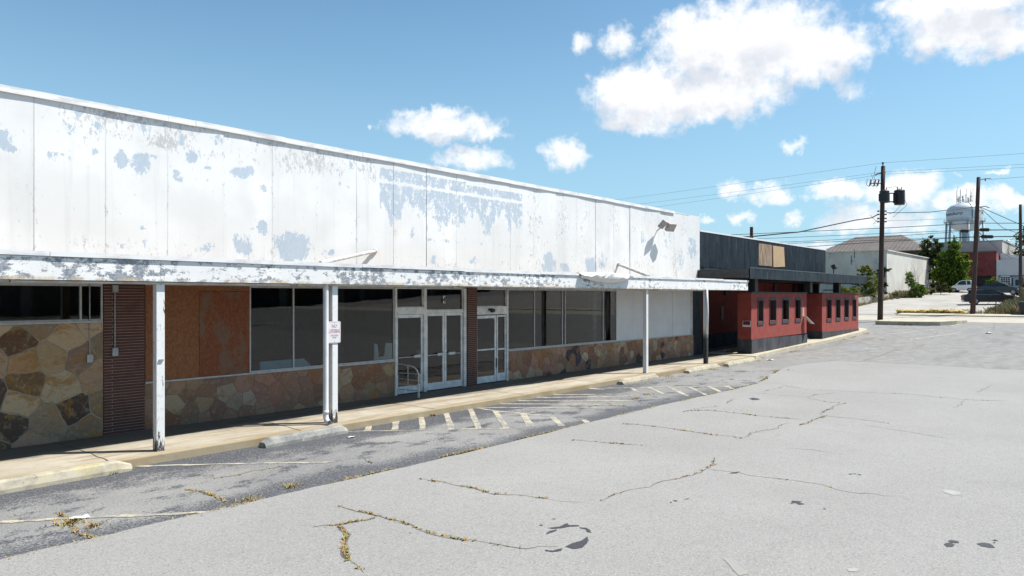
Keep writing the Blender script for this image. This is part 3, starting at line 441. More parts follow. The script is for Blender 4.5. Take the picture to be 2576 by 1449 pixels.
def on_ov(x,y): return (y<9.2 and x<32.8)
sheet('road',61,68.8,-400,400,.008,ROADM)
sheet('gravel_lot',69.6,165,-60,21.7,.012,GRAV)
def yE(x): return 21.6-max(0,min(x,112)-88)*.125
# kerb line between the street and the gravel lot
sheet('far_kerb',68.8,70.9,-30,15.2,.10,mat('kerb2',m_kerb2,.85) if 'kerb2' in MATS else KERB_M)
b=MB(); b.add([(68.8,-30,1.0),(68.8,15.2,1.0),(68.8,15.2,H(68.8)+.10),(68.8,-30,H(68.8)+.10)],[(0,1,2,3)]); b.build('kerb_face',KERB_M,kind='structure')
# terrace behind the retaining wall
b=MB(); tz=lambda x:2.45+(x-80)*.03 if x<96 else 2.93
xs=[80,88,95.2,100,110,125,165]
b.add([(x,21.95,tz(x)-.08) for x in xs]+[(x,80,tz(x)-.05) for x in xs],[(i,i+1,i+8,i+7) for i in range(6)])
b.add([(x,yE(x),H(x)) for x in xs]+[(x,21.96,tz(x)-.08) for x in xs],[(i,i+1,i+8,i+7) for i in range(2,6)])
b.build('grass_bank',mat('bank_soil',lambda t,g,o:{'c':t.mix(t.ss(t.noise(g,1.2,6,.7),.4,.6),(.15,.15,.06),(.34,.29,.2))},.95),kind='structure')
# pavement along the shops
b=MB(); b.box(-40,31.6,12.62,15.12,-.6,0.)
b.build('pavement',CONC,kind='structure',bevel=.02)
# pavement round the red building: rising, rounded nose
b=MB(); prof=[]
out=[(31.6,12.62),(34,12.86),(37,13.02),(39.5,12.86),(42,12.72),(45,12.72),(48,12.76),(50,12.82),(51.2,13.0),(51.9,13.4),(52.3,14.1),(52.2,15.2),(51.6,16.5),(51,18)]
inn=[(31.6,15.14)]+[(x,15.3) for x,_ in out[1:7]]+[(48,15.6),(49,15.7),(49.5,15.8),(49.6,16),(49.7,16.3),(49.8,17),(50,18)]
kh=lambda x:H(x)+.15 if x<51 else H(x)+.16
n=len(out); vs=[(x,y,kh(x)) for x,y in out]+[(x,y,kh(x)) for x,y in inn]+[(x,y,H(x)-.3) for x,y in out]
b.add(vs,[(i,i+1,n+i+1,n+i) for i in range(n-1)]+[(i,i+1,2*n+i+1,2*n+i) for i in range(n-1)])
b.build('corner_pavement',KERB_M,kind='structure')
b=MB()
for x in (4.75,8.4,11.9,15.3,19.1,22.7,26.4,29.8): strip(b,[(x-.03,15.1),(x+.02,13.8),(x+random.uniform(-.1,.15),12.64)],.022,.004,.02,base=lambda x:0.)
b.build('pavement_joints',mat('joint_dirt',lambda t,g,o:{'c':(.10,.085,.065)},.95),kind='structure')
# kerb island beside the street
b=MB(); isl=[(57.0,13.6),(57.05,11.5),(57.4,9.9),(58.6,9.1),(60.2,8.7),(60.9,9.0),(60.9,14.0),(57.3,14.0)]
n=len(isl); vs=[(x,y,H(x)+.27-.02*max(0,x-59)*3.5) for x,y in isl]+[(x,y,H(x)-.1) for x,y in isl]
b.add(vs,[tuple(range(n))]+[(i,(i+1)%n,(i+1)%n+n,i+n) for i in range(n)]); b.build('kerb_island',KERB_M,kind='structure')
# painted markings
def outl(b,pts,dz,jit=.015,sub=4,base=None):
    Q=[]
    for i in range(len(pts)):
        a=pts[i]; c=pts[(i+1)%len(pts)]
        for k in range(sub): 
            t=k/sub; Q.append((a[0]+(c[0]-a[0])*t+random.uniform(-jit,jit),a[1]+(c[1]-a[1])*t+random.uniform(-jit,jit)))
    b.add([(x,y,(H(x) if base is None else base(x))+dz) for x,y in Q],[tuple(range(len(Q)))])
b=MB(); 
for i,p in enumerate(STRIPES):
    ov=sum(q[1] for q in p)/4<9.2; outl(b,p,.026 if ov else .005+.0006*(i%3))
b.build('yellow_hatching',YEL,kind='structure',fix=False)
b=MB(); b2=MB()
for i,(w,p) in enumerate(LINES):
    tgt=b2 if i>=4 and i not in(12,) else b
    strip(tgt,p,w*(.85 if i in (0,11,12) else 1.15),.0042+.0002*i,.02,seg=.15)
b.build('yellow_bay_lines',YEL,kind='structure',fix=False); b2.build('white_bay_lines',WHT,kind='structure',fix=False)
b=MB(); [outl(b,p,.005,.05) for p in BLUE]; b.build('blue_bay_paint',BLU,kind='structure',fix=False)
# cracks and the weeds in them
ck=MB(); gr=MB()
def hz(x,y): return H(x)+(.021 if on_ov(x,y) else 0)
def blades(b,x,y,z,n,h,sp,w=.010):
    for _ in range(n):
        a=random.uniform(0,6.28); r=abs(random.gauss(0,sp)); px=x+r*math.cos(a)*1.0; py=y+r*math.sin(a)*.8; hh=h*random.uniform(.4,1.2); l=random.uniform(.6,2.0)*hh; th=random.uniform(0,6.28); ww=w*random.uniform(.6,1.4)
        dx,dy=math.cos(th),math.sin(th)
        b.add([(px-dy*ww,py+dx*ww,z),(px+dy*ww,py-dx*ww,z),(px+dx*l,py+dy*l,z+hh)],[(0,1,2)])
for w,g,p in CRACKS:
    g=g*1.0; tmp=MB(); ov=sum(on_ov(*q) for q in p)>len(p)/2
    Q=strip(tmp,p,w,.0225 if ov else .0035,.045,True,.12); ck.add(tmp.v,tmp.f)
    for q,q2 in zip(Q,Q[1:]):
        k=mn.noise((q.x*2.3,q.y*2.3,2.))+(.28 if g>.8 else .12)
        if g and k>-.18*g:
            for _ in range(int(g*13*(k+.35)*random.uniform(.4,1.6))):
                f=random.random(); blades(gr,q.x+(q2.x-q.x)*f,q.y+(q2.y-q.y)*f,hz(q.x,q.y),3,.028,.022,.011)
x=-2.
while x<28:   # weeds along the overlay's edge
    y=9.2+ynoise(x) if x<23.2 else 9.2+(x-23.2)*.22
    k=mn.noise((x*.9,7,0))
    if k>-.12: blades(gr,x,y,H(x),int(50*(k+.2)),.035,.05,.013)
    x+=.1
for (x,y,n_,s_) in [(3.3,10.1,90,.13),(3.45,9.75,60,.1),(6.1,9.5,50,.1),(5.3,9.35,50,.12),(2.3,12.35,10,.04),(4.7,12.4,40,.05),(11.9,12.6,40,.05),(26.4,12.2,60,.25),(23,12.4,50,.3),(31,12.3,40,.25),(28,9.9,30,.1),(17.5,10.4,40,.15),(18.5,10.6,40,.15)]: blades(gr,x,y,H(x),n_,.06,s_)
for i in range(260):
    x=random.uniform(31.6,50); y=12.62+random.uniform(-.12,.02); 
    if mn.noise((x*.7,0,4))>.1: blades(gr,x,y+.1 if x<33 else y,H(x),5,.07,.05)
for i in range(120): x=random.uniform(57,59); y=random.uniform(10.4,13.2); blades(gr,56.95,y,H(57),3 if mn.noise((y*1.4,0,0))>.0 else 0,.1,.1,.02)
ck.build('asphalt_cracks',CRK,kind='structure',fix=False)
gr.build('crack_grass',GRASSD,kind='stuff',label='dry grass and weeds growing in the cracks of the asphalt',cat='grass',fix=False)
b=MB(); [outl(b,p,.0245 if on_ov(*p[0]) else .006,.007 if max(q[0] for q in p)<14 else .018,5) for p in STAINS]; b.build('oil_stains',OIL,kind='structure',fix=False)
b=MB(); [outl(b,p,.0245,.012,3) for p in PALES]; b.build('pale_spills',PALE,kind='structure',fix=False)
b=MB(); [outl(b,p,.0245,.006,3) for p in TAN]; b.build('tan_stain',TANP,kind='structure',fix=False)
# ================================================================ white shop building
FY=15.15
bld=thing('shop_building',(15,FY,0),'long abandoned white shop building with peeling panel facade and white canopy','building')
# upper wall cladding: 4-foot panels, each slightly bowed
def pk(X,Z):
    p=-.35
    for cx,cz,rx,rz,s in PEEL:
        r2=((X-cx)/(rx*1.25))**2+((Z-cz)/(rz*1.25))**2
        if r2<3.2: p=max(p,s*.80-.50*r2)
    if 12.27<X<18.42:
        e=min(1,(X-12.27)/.05,(18.42-X)/.25); topz=6.12-.03*(X-12.2)*.3
        col=mn.noise((X*1.6,0,3))*.5+.5; drop=5.45-2.0*max(0,col-.38)-.5*max(0,mn.noise((X*5,0,8)))
        v=.60 if Z>drop else .60-(drop-Z)*.8
        if Z>topz: v=-.1
        if abs(Z-5.78)<.035: v-=.45
        if 4.22<Z<4.34 and 14<X: v=max(v,.35+.4*mn.noise((X*2,5,5)))
        if Z<4.2: v=-.35
        p=max(p,v*e if v>0 else v)
    return p
def wr(X,Z):
    w=.0
    if Z>5.45 and X<12.2: w=.36*min(1,(Z-5.45)/.35)*(1 if X>4.7 else .5)*(1+1.2*mn.noise((X*1.3,Z*1.1,9)))
    if X>18.5: w=.24*(1+1.5*mn.noise((X*1.2,Z*.5,4)))
    if Z<3.8: w=max(w,.2)
    for sx_ in SEAMS:
        if abs(X-sx_)<.05: w=max(w,.3)
    return w-.03
SEAMS=[4.37-1.213*i for i in range(13,0,-1)]+[4.37,5.58,6.77,7.98,9.17,10.37,11.58,12.79,14.01,15.22,16.43,17.65,18.87,20.09,21.32,22.54,23.76,24.98,26.19,27.4,28.67,29.9,31.12]
cl=MB(); pe=[];we=[];st=[]
for i,(a,c) in enumerate(zip(SEAMS,SEAMS[1:])):
    rnd=random.Random(i*31+5); tilt=rnd.uniform(-.012,.012); bow=rnd.uniform(-.022,.026); bx=rnd.uniform(.3,.7); bz=rnd.uniform(.2,.8); gap=.002 if i%3 else .004
    if abs(c-23.76)<.01: gap=.015
    far_=c<2; nx=2 if far_ else 16; nz=6 if far_ else 44
    def fn(u,v):
        X=a+gap+(c-a-2*gap)*u; Z=3.38+(6.36-3.38)*v
        y=FY-.045-abs(tilt)+tilt*(u-.5)*2-bow*math.exp(-((u-bx)**2/.08+(v-bz)**2/.12))*1.2+.006*mn.noise((X*1.2,Z*.9,i))
        if 22.7<X<24.4: y-=.05*max(0,1-abs(X-23.45-(Z-4.6)*.25)/.35)*max(0,1-abs(Z-4.7)/.9)
        if 8.0<X<9.1: y-=.03*math.exp(-((X-8.7)**2/.06+(Z-4.9)**2/.2))
        pe.append(pk(X,Z)); we.append(wr(X,Z)); 
        s_=-.35
        for sx1,z0,z1,hw in ((12.9,4.3,5.7,.14),(13.05,4.3,5.4,.1),(15.05,4.3,5.5,.1),(16.85,4.3,5.3,.2),(5.1,5.1,5.35,.3),(12.25,3.5,3.95,.1),(21.3,4.2,5.4,.2),(24.2,4,5.6,.2),(17.0,4.3,5.4,.15),(6.35,5.0,5.2,.15)):
            if abs(X-sx1)<hw and z0<Z<z1: s_=.45
        st.append(s_); return (X,y,Z)
    cl.grid(nx,nz,fn)
o=cl.build('wall_cladding',CLAD,bld,fix=False)
for nm,arr in (('peel',pe),('wear',we),('stain',st)):
    at=o.data.attributes.new(nm,'FLOAT','POINT'); at.data.foreach_set('value',arr)
for p in o.data.polygons: p.use_smooth=True
BACK=plain('cladding_backing',(.42,.42,.42),.9,.1)
B(-12,31.14,FY+.04,FY+.3,2.96,6.3).build('wall',BACK,bld)
b=B(-12,31.14,FY+.3,42,6.0,6.2); b.box(-12,31.14,41.7,42,0,6.0); b.box(-12,-11.7,FY+.3,41.7,0,6.0); b.box(30.84,31.14,FY+.3,41.7,0,6.0)
b.build('roof_and_rear_walls',plain('grey_render',(.35,.34,.33),.9),bld)
# side edge of the parapet (white) and cap flashing in lengths
B(31.10,31.16,FY-.045,FY+.31,3.38,6.36).build('corner_trim',WHP,bld)
b=MB(); x=-12; L_=[-12,-6,-3,.8,6.77,7.35,9.5,11.75,15.3,17.6,20,21.4,23.8,26.2,28.67]
for i,(a,c) in enumerate(zip(L_,L_[1:])):
    dz=.004*(i%3); yy=FY-.085-.005*(i%2)
    b.box(a,c-.006,yy,FY+.34,6.33+dz,6.42+dz)
    b.box(a,c-.006,yy-.012,yy-.001,6.30+dz,6.345+dz)
b.box(28.68,31.17,FY-.055,FY+.34,6.345,6.375)
b.build('parapet_flashing',FLASH,bld)
# canopy
CY=12.75
can=B(-12,30.98,CY+.03,FY-.06,2.985,3.33).build('canopy',RUST,bld)
b=MB(); L_=[-12,-4,.4,5.6,10.72,13.7,16.9,20.0,22.6,25.2,27.9,29.2,31.0]
for i,(a,c) in enumerate(zip(L_,L_[1:])): b.box(a,c-.004,CY-.003*(i%2),CY+.028,2.955,3.315)
b.box(31.001,31.03,CY,FY-.06,2.955,3.315)
b.build('fascia_board',FASC,can)
b=MB(); L_=[-12,-5,-.5,3.9,7.15,9.9,13.1,16.2,18.3,20.6,22.8,25.9,28.4,31.06]
for i,(a,c) in enumerate(zip(L_,L_[1:])):
    z=3.315+.006*(i%2)+.004*(i%3); b.box(a,c-.006,CY-.035-.004*(i%2),CY+.5,z,z+.075)
b.build('drip_flashing',FLASH,can)
b=MB(); L_=[-6,3.1,3.4,8.2,8.35,12.8,13.0,16.2,19.5,19.6,23.1,23.3,27.0]
for i,(a,c) in enumerate(zip(L_,L_[1:])):
    z=2.93-.012*(i%3); b.box(a,c-.02,CY+.06,CY+.10,z,z+.035)
    b.box(a,a+.05,CY+.055,CY+.105,z-.005,2.985)
b.build('soffit_conduit',plain('off_white_conduit',(.66,.63,.56),.5,.15,4),can)
# canopy posts
def post(X,Y,w,d,m,lean=0,name='canopy_post'):
    b=MB(); n=10
    for k in range(n):
        pass
    b.hexa([(X-w/2-lean,Y-d/2,0),(X+w/2-lean,Y-d/2,0),(X+w/2-lean,Y+d/2,0),(X-w/2-lean,Y+d/2,0)],[(X-w/2,Y-d/2,2.955),(X+w/2,Y-d/2,2.955),(X+w/2,Y+d/2,2.955),(X-w/2,Y+d/2,2.955)])
    return b.build(name,m,bld,bevel=.008)
p1=post(5.63,12.90,.145,.145,POSTM,.0); B(5.60,5.67,12.80,12.825,1.57,1.60).build('bracket',STEEL,p1)
p2=post(9.29,12.92,.14,.14,POSTM,-.0); post(22.4,12.90,.14,.14,WHP); post(27.06,12.86,.15,.15,POSTB,-.02)
b=MB().tube([(-7,12.9,0),(-7,12.9,2.95)],.07); b.build('canopy_post',POSTM,bld)
# downpipes
b=MB(); b.tube([(9.06,12.86,2.96),(9.06,12.86,.16),(9.06,12.83,.09),(9.055,12.77,.055),(9.05,12.70,.05)],.058,16,False); b.tube([(9.05,12.70,.05),(9.055,12.77,.055),(9.06,12.83,.09),(9.06,12.85,.2)],.05,16,False)
b.tube([(9.06,12.86,.30),(9.06,12.86,.22)],.064,16); d1=b.build('downpipe',plain('white_plastic_pipe',(.78,.77,.78),.35,.05,4),bld,smooth=True)
b=MB().tube([(26.98,12.78,2.96),(27.0,12.76,2.1),(27.02,12.78,1.18)],.055,14); b.build('downpipe',MATS['white_plastic_pipe'],bld,smooth=True)
# stays from the wall down to the canopy edge
for (s,e) in ((STRUT[0][0],STRUT[1][0]),(STRUT[2][0],STRUT[3][0])):
    a=Vector((s[0],FY-.05,s[1])); c=Vector((e[0],12.95,3.40)); d=(c-a).normalized()
    b=MB().tube([a,c],.045,12); b.tube([a-d*.0,a+d*.10],.062,12); b.build('canopy_stay',plain('weathered_white_tube',(.62,.61,.60),.5,.15,5),bld,smooth=False)
# low stone walls + sill
def clip(poly,px,pz,nx,nz):
    out=[];n=len(poly)
    for i in range(n):
        a=poly[i];c=poly[(i+1)%n]; da=(a[0]-px)*nx+(a[1]-pz)*nz; dc=(c[0]-px)*nx+(c[1]-pz)*nz
        if da<=0: out.append(a)
        if (da<0<dc) or (dc<0<da): t_=da/(da-dc); out.append((a[0]+(c[0]-a[0])*t_,a[1]+(c[1]-a[1])*t_))
    return out
def flagstones(x0,x1,z0,z1,sp,mort,face,mortm,pal,seed):
    rn=random.Random(seed); w=B(x0,x1,FY-.02,FY+.3,z0,z1).build('stone_wall',mortm,bld); S_=[]
    tries=0
    while tries<4000:
        tries+=1; p=(rn.uniform(x0-.3,x1+.3),rn.uniform(z0-.3,z1+.3)); mn_=sp*rn.choice((.4,.55,.7,.85,1.))
        if all((p[0]-q[0])**2+(p[1]-q[1])**2*1.3>mn_**2 for q in S_): S_.append(p)
    b=MB(); cols=[];rnds=[]
    for p in S_:
        poly=[(x0+.004,z0),(x1-.004,z0),(x1-.004,z1-.004),(x0+.004,z1-.004)]
        for q in sorted(S_,key=lambda q:(q[0]-p[0])**2+(q[1]-p[1])**2)[1:26]:
            dx,dz=q[0]-p[0],q[1]-p[1]; L=math.hypot(dx,dz); poly=clip(poly,p[0]+dx/2-dx/L*mort/2,p[1]+dz/2-dz/L*mort/2,dx/L,dz/L)
            if len(poly)<3: break
        if len(poly)<3: continue
        Q=[]
        for i in range(len(poly)):
            a=poly[i];c=poly[(i+1)%len(poly)]; k=max(1,int(math.hypot(a[0]-c[0],a[1]-c[1])/.07))
            for j in range(k):
                x=a[0]+(c[0]-a[0])*j/k; z=a[1]+(c[1]-a[1])*j/k
                if x0+.02<x<x1-.02: x+=.03*mn.noise((x*4,z*4,seed)); z+=.03*mn.noise((x*4,z*4,seed+5)); x+=.008*mn.noise((x*20,z*20,seed)); z+=.008*mn.noise((x*20,z*20,2)); 
                Q.append((x,min(z,z1-.004)))
        d=rn.uniform(.004,.011); y=FY-.02-d; n=len(Q); cx_=sum(q[0] for q in Q)/n; cz_=sum(q[1] for q in Q)/n
        inner=[(cx_+(x-cx_)*.975,cz_+(z-cz_)*.975) for x,z in Q]
        b.add([(x,FY-.019,z) for x,z in Q]+[(x,y+.004,z) for x,z in Q]+[(x,y,z) for x,z in inner],[(i,(i+1)%n,n+(i+1)%n,n+i) for i in range(n)]+[(n+i,n+(i+1)%n,2*n+(i+1)%n,2*n+i) for i in range(n)]+[tuple(range(2*n,3*n))])
        c_=rn.choice(pal); f_=rn.uniform(.8,1.2); c_=[max(0,v*f_*rn.uniform(.94,1.06)*w_) for v,w_ in zip(c_,(1.08,.98,.90))]; r_=[rn.random() for _ in range(3)]
        cols+=[(*c_,1)]*(3*n); rnds+=[(*r_,1)]*(3*n)
    o=b.build('facing_stones',face,w)
    for nm,arr in (('stone',cols),('rnd',rnds)):
        at=o.data.attributes.new(nm,'FLOAT_COLOR','POINT'); at.data.foreach_set('color',[v for c in arr for v in c])
PALW=[(.44,.32,.18),(.47,.37,.24),(.37,.23,.10),(.42,.27,.13),(.30,.24,.17),(.27,.21,.15),(.085,.06,.048),(.16,.095,.05),(.38,.26,.19),(.33,.19,.14),(.49,.41,.29),(.35,.27,.19)]
PALP=[(.30,.19,.13),(.34,.22,.14),(.28,.155,.11),(.33,.25,.16),(.27,.205,.15),(.36,.30,.21),(.30,.15,.08),(.31,.19,.155),(.25,.16,.12),(.37,.33,.26),(.32,.21,.15)]
PALF=[(.36,.23,.155),(.42,.27,.16),(.36,.19,.12),(.42,.30,.19),(.30,.20,.14),(.44,.37,.26),(.40,.20,.10),(.40,.24,.18),(.30,.19,.14),(.47,.42,.33),(.26,.13,.08),(.05,.045,.06)]
flagstones(-6,5.548,-.05,2.19,.95,.02,FLW,MORT,PALW,3)
B(-12,-6.001,FY-.02,FY+.3,-.05,2.19).build('stone_wall',MORT,bld)
flagstones(6.315,12.90,-.05,.93,.70,.010,FLP,MORT2,PALP,8)
flagstones(17.585,30.575,-.05,.93,.62,.007,FLP,MORT2,PALF,21)
B(-12,5.53,FY-.05,FY+.14,2.19,2.225).build('sill',ALU,bld); B(6.33,12.86,FY-.05,FY+.14,.93,.965).build('sill',ALU,bld); B(17.60,30.45,FY-.05,FY+.14,.93,.965).build('sill',ALU,bld)
B(5.552,6.312,FY-.05,FY+.3,-.05,2.955).build('brick_pier',BRK,bld); B(15.64,16.05,FY-.10,FY+.3,-.05,2.955).build('brick_pier',BRK,bld)
# header behind the canopy: pale strip above the glazing
b=B(-12,5.54,FY-.03,FY+.3,2.925,2.975); b.box(6.33,15.62,FY-.03,FY+.3,2.925,2.975); b.box(16.07,30.5,FY-.03,FY+.3,2.925,2.975); b.build('window_head',plain('dusty_white_trim',(.60,.59,.56),.5,.12,5),bld)
def window(name,x0,x1,z0,z1,mull=(),fw=.035,m=ALU,y=FY,panes=True,fd=.05):
    b=B(x0,x0+fw,y-fd/2,y+fd/2,z0,z1); b.box(x1-fw,x1,y-fd/2,y+fd/2,z0,z1); b.box(x0+fw,x1-fw,y-fd/2,y+fd/2,z0,z0+fw); b.box(x0+fw,x1-fw,y-fd/2,y+fd/2,z1-fw,z1)
    for mx in mull: b.box(mx-fw/2,mx+fw/2,y-fd/2-.002,y+fd/2+.002,z0+fw,z1-fw)
    w=b.build(name,m,bld); xs=[x0]+list(mull)+[x1]
    for a,c in zip(xs,xs[1:]):
        ga=fw if a==x0 else fw/2; gc=fw if c==x1 else fw/2
        j=random.uniform(-.003,.003)
        MB().quad((a+ga,y+.002+j,z0+fw),(c-gc,y+.002-j,z0+fw),(c-gc,y+.002-j,z1-fw),(a+ga,y+.002+j,z1-fw)).build('pane',GLS,w,fix=False)
    return w
window('window',-11.9,5.54,2.225,2.925,(-8,-4,-.2,5.15))
window('window',8.615,12.86,.965,2.925,(9.75,10.95))
window('window',17.57,24.05,.965,2.925,(18.94,20.51,20.68,23.11))
# boarded bays
B(6.335,7.447,FY-.025,FY+.02,.965,2.925).build('boarding_panel',OSB,bld,label='lighter orange strand board')
B(7.45,8.60,FY-.022,FY+.02,2.80,2.925).build('boarding_panel',OSB,bld)
B(7.45,8.605,FY-.035,FY+.015,.965,2.797).build('boarding_panel',OSB2,bld,label='redder, stained strand board')
xs=[24.06,25.27,26.49,27.72,28.59,29.48,30.28]
for i,(a,c) in enumerate(zip(xs,xs[1:])): B(a+.006,c-.006,FY-.02+.004*(i%2),FY+.04,.965,2.925).build('infill_panel',WPAN,bld)
B(24.05,30.28,FY+.041,FY+.06,.965,2.925).build('infill_backing',BACK,bld)
b=B(30.28,30.34,FY-.04,FY+.05,.965,2.925); b.box(30.40,30.45,FY-.05,FY+.05,.965,2.925); b.build('side_frame',ALUW,bld); B(30.34,30.40,FY,FY+.05,.965,2.925).build('side_jamb',DARKM,bld)
b=MB(); 
for i in range(9): b.box(30.58+i*.1,30.64+i*.1,FY-.03,FY+.02,0,2.955)
b.box(30.577,31.5,FY+.021,FY+.3,0,2.955); b.build('dark_corner_column',CORR,bld)
# doors
def door(x0,x1,z1,y=FY+.02,st_=.07,bar=1.02,barw=None,m=ALUW,mid=False,bot=.2):
    b=B(x0,x0+st_,y-.022,y+.022,.02,z1); b.box(x1-st_,x1,y-.022,y+.022,.02,z1); b.box(x0+st_,x1-st_,y-.022,y+.022,.02,.02+bot); b.box(x0+st_,x1-st_,y-.022,y+.022,z1-st_-.02,z1)
    if mid: b.box(x0+st_,x1-st_,y-.022,y+.022,1.02,1.065)
    d=b.build('door',m,bld)
    MB().quad((x0+st_,y,.02+bot),(x1-st_,y,.02+bot),(x1-st_,y,z1-st_-.02),(x0+st_,y,z1-st_-.02)).build('pane',GLS,d,fix=False)
    if bar and not mid:
        h=MB().tube([(x0+st_*.6,y-.06,bar),(x1-st_*.6,y-.06,bar)],.013,8); 
        if barw: h.box(barw[0],barw[1],y-.085,y-.045,bar-.03,bar+.045)
        h.build('push_bar',plain('dull_handle_metal',(.62,.63,.63),.4,.08),d)
    return d
door(12.93,13.92,2.19,barw=(13.55,13.85)); door(14.03,14.76,2.22,barw=(14.45,14.75)); door(14.775,15.52,2.22,barw=(14.9,15.15)); door(16.09,17.03,2.10,mid=True,bar=0); 
B(17.02,17.045,FY-.03,FY-.002,.45,.75).build('door_pull',DARKM,bld)
b=B(12.865,12.925,FY-.06,FY+.06,0,2.925); b.box(13.925,14.025,FY-.05,FY+.06,0,2.925); b.box(15.53,15.63,FY-.06,FY+.06,0,2.925); b.box(12.926,13.924,FY-.045,FY+.06,2.20,2.39); b.box(14.026,15.529,FY-.04,FY+.06,2.225,2.30)
b.box(16.06,16.085,FY-.04,FY+.06,0,2.925); b.box(16.09,17.555,FY-.055,FY+.06,2.13,2.38) ; b.box(17.50,17.565,FY-.05,FY+.06,0,2.129); b.box(17.505,17.56,FY-.05,FY+.06,2.381,2.925)
b.build('door_frame',ALUW,bld)
for a,c,z in ((12.93,13.92,2.39),(14.03,15.525,2.30),(16.09,17.50,2.38)): window('transom',a,c,z,2.922,(),.02,ALUW,FY+.02)
window('side_light',17.06,17.495,.22,2.10,(),.05,ALUW,FY+.02); B(17.06,17.495,FY-.002,FY+.045,.02,.219).build('kick_plate',ALUW,bld); B(17.11,17.445,FY-.01,FY+.01,1.0,1.05).build('middle_rail',ALUW,bld)
def text(s,size,m,parent,origin,xdir=(1,0,0),zdir=(0,0,1),ext=.001,align='CENTER',name='lettering',shear=0,sx_=1,bold=0):
    cu=bpy.data.curves.new('t','FONT'); cu.body=s; cu.size=size; cu.align_x=align; cu.extrude=ext; cu.shear=shear; cu.offset=bold
    t=bpy.data.objects.new('t',cu); COL.objects.link(t); bpy.context.view_layer.update()
    me=bpy.data.meshes.new_from_object(t.evaluated_get(bpy.context.evaluated_depsgraph_get())); bpy.data.objects.remove(t)
    X=Vector(xdir);Z=Vector(zdir);N=X.cross(Z); O=Vector(origin)-wl(parent)
    for v in me.vertices: v.co=O+X*v.co.x*sx_+Z*v.co.y+N*v.co.z
    me.materials.clear(); me.materials.append(m); o=bpy.data.objects.new(name,me); COL.objects.link(o); o.parent=parent; return o
hn=B(14.70,14.80,FY-.006,FY-.003,2.49,2.71).build('house_number',plain('white_decal',(.82,.82,.82),.5,.02),bld); text('4',.24,DARKM,hn,(14.75,FY-.008,2.515),bold=.006)
# dome light over the right door
b=MB().lathe([(.0,-.08),(.05,-.075),(.085,-.03),(.09,.02),(.05,.04)],14,(16.72,FY-.13,2.27)); b.tube([(16.72,FY-.13,2.3),(16.6,FY-.06,2.28)],.03); b.build('door_light',DARKM,bld)
# interior
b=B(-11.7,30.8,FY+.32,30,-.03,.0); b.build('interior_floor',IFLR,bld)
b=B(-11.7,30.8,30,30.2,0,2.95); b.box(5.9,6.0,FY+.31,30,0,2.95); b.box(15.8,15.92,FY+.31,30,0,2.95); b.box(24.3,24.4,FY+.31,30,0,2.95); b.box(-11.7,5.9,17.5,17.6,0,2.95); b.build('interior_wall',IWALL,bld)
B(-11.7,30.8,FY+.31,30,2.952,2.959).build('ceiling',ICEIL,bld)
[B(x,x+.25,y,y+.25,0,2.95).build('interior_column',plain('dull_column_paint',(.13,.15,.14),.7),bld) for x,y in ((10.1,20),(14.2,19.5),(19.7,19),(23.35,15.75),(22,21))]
# things inside
t=thing('display_counter',(10,15.9,0),'pale blue counter top seen behind the boarded bay\'s window','counter')
MB().hexa([(9.02,15.30,.93),(10.42,15.30,.93),(10.42,15.40,.93),(9.02,15.40,.93)],[(9.15,15.62,1.15),(10.36,15.62,1.15),(10.36,15.66,1.13),(9.15,15.66,1.13)]).build('counter_top',PBLUE,t); B(9.2,10.3,15.45,15.9,0,.92).build('counter_body',IWALL,t)
b=MB().prism([(13.0,.1),(13.35,.1),(13.75,.1),(13.95,.1),(13.8,1.33),(13.45,1.36),(13.40,.98),(13.2,.98),(13.15,1.34),(13.05,1.36)],'y',16.2,16.24); b.build('board',BOARD,None,label='notched grey board standing inside behind the left glass door',cat='board')
b=MB().lathe([(.0,.9),(.12,.9),(.13,1.02),(.12,1.1),(.0,1.14)],14,(14.6,16.0,0)); t=thing('white_bucket',(14.6,16,0),'small white round tub on a stand inside the double doors','tub'); b.build('tub',plain('white_tub',(.6,.6,.55),.5),t); B(14.45,14.75,15.9,16.1,0,.9).build('stand',IWALL,t)
# ================================================================ fittings on the building
def jbox(x,z0,z1,lab,yy=FY-.02):
    t=thing('junction_box',(x,yy,z0),lab,'junction box','electrical boxes on the left shop front'); B(x-.055,x+.055,yy-.05,yy,z0-.07,z0+.09).build('box',STEEL,t,bevel=.005)
    MB().tube([(x,yy-.02,z0+.09),(x,yy-.02,z1)],.012,8).build('conduit',STEEL,t)
    return t
jbox(5.3,1.5,2.96,'grey electrical box on the ochre stone wall, its conduit crossing the high window'); t=jbox(5.74,1.60,2.88,'grey electrical box on the brown brick pier, joined by conduit to a box above',FY-.05)
B(5.685,5.795,FY-.10,FY-.05,2.78,2.92).build('upper_box',STEEL,t,bevel=.005)
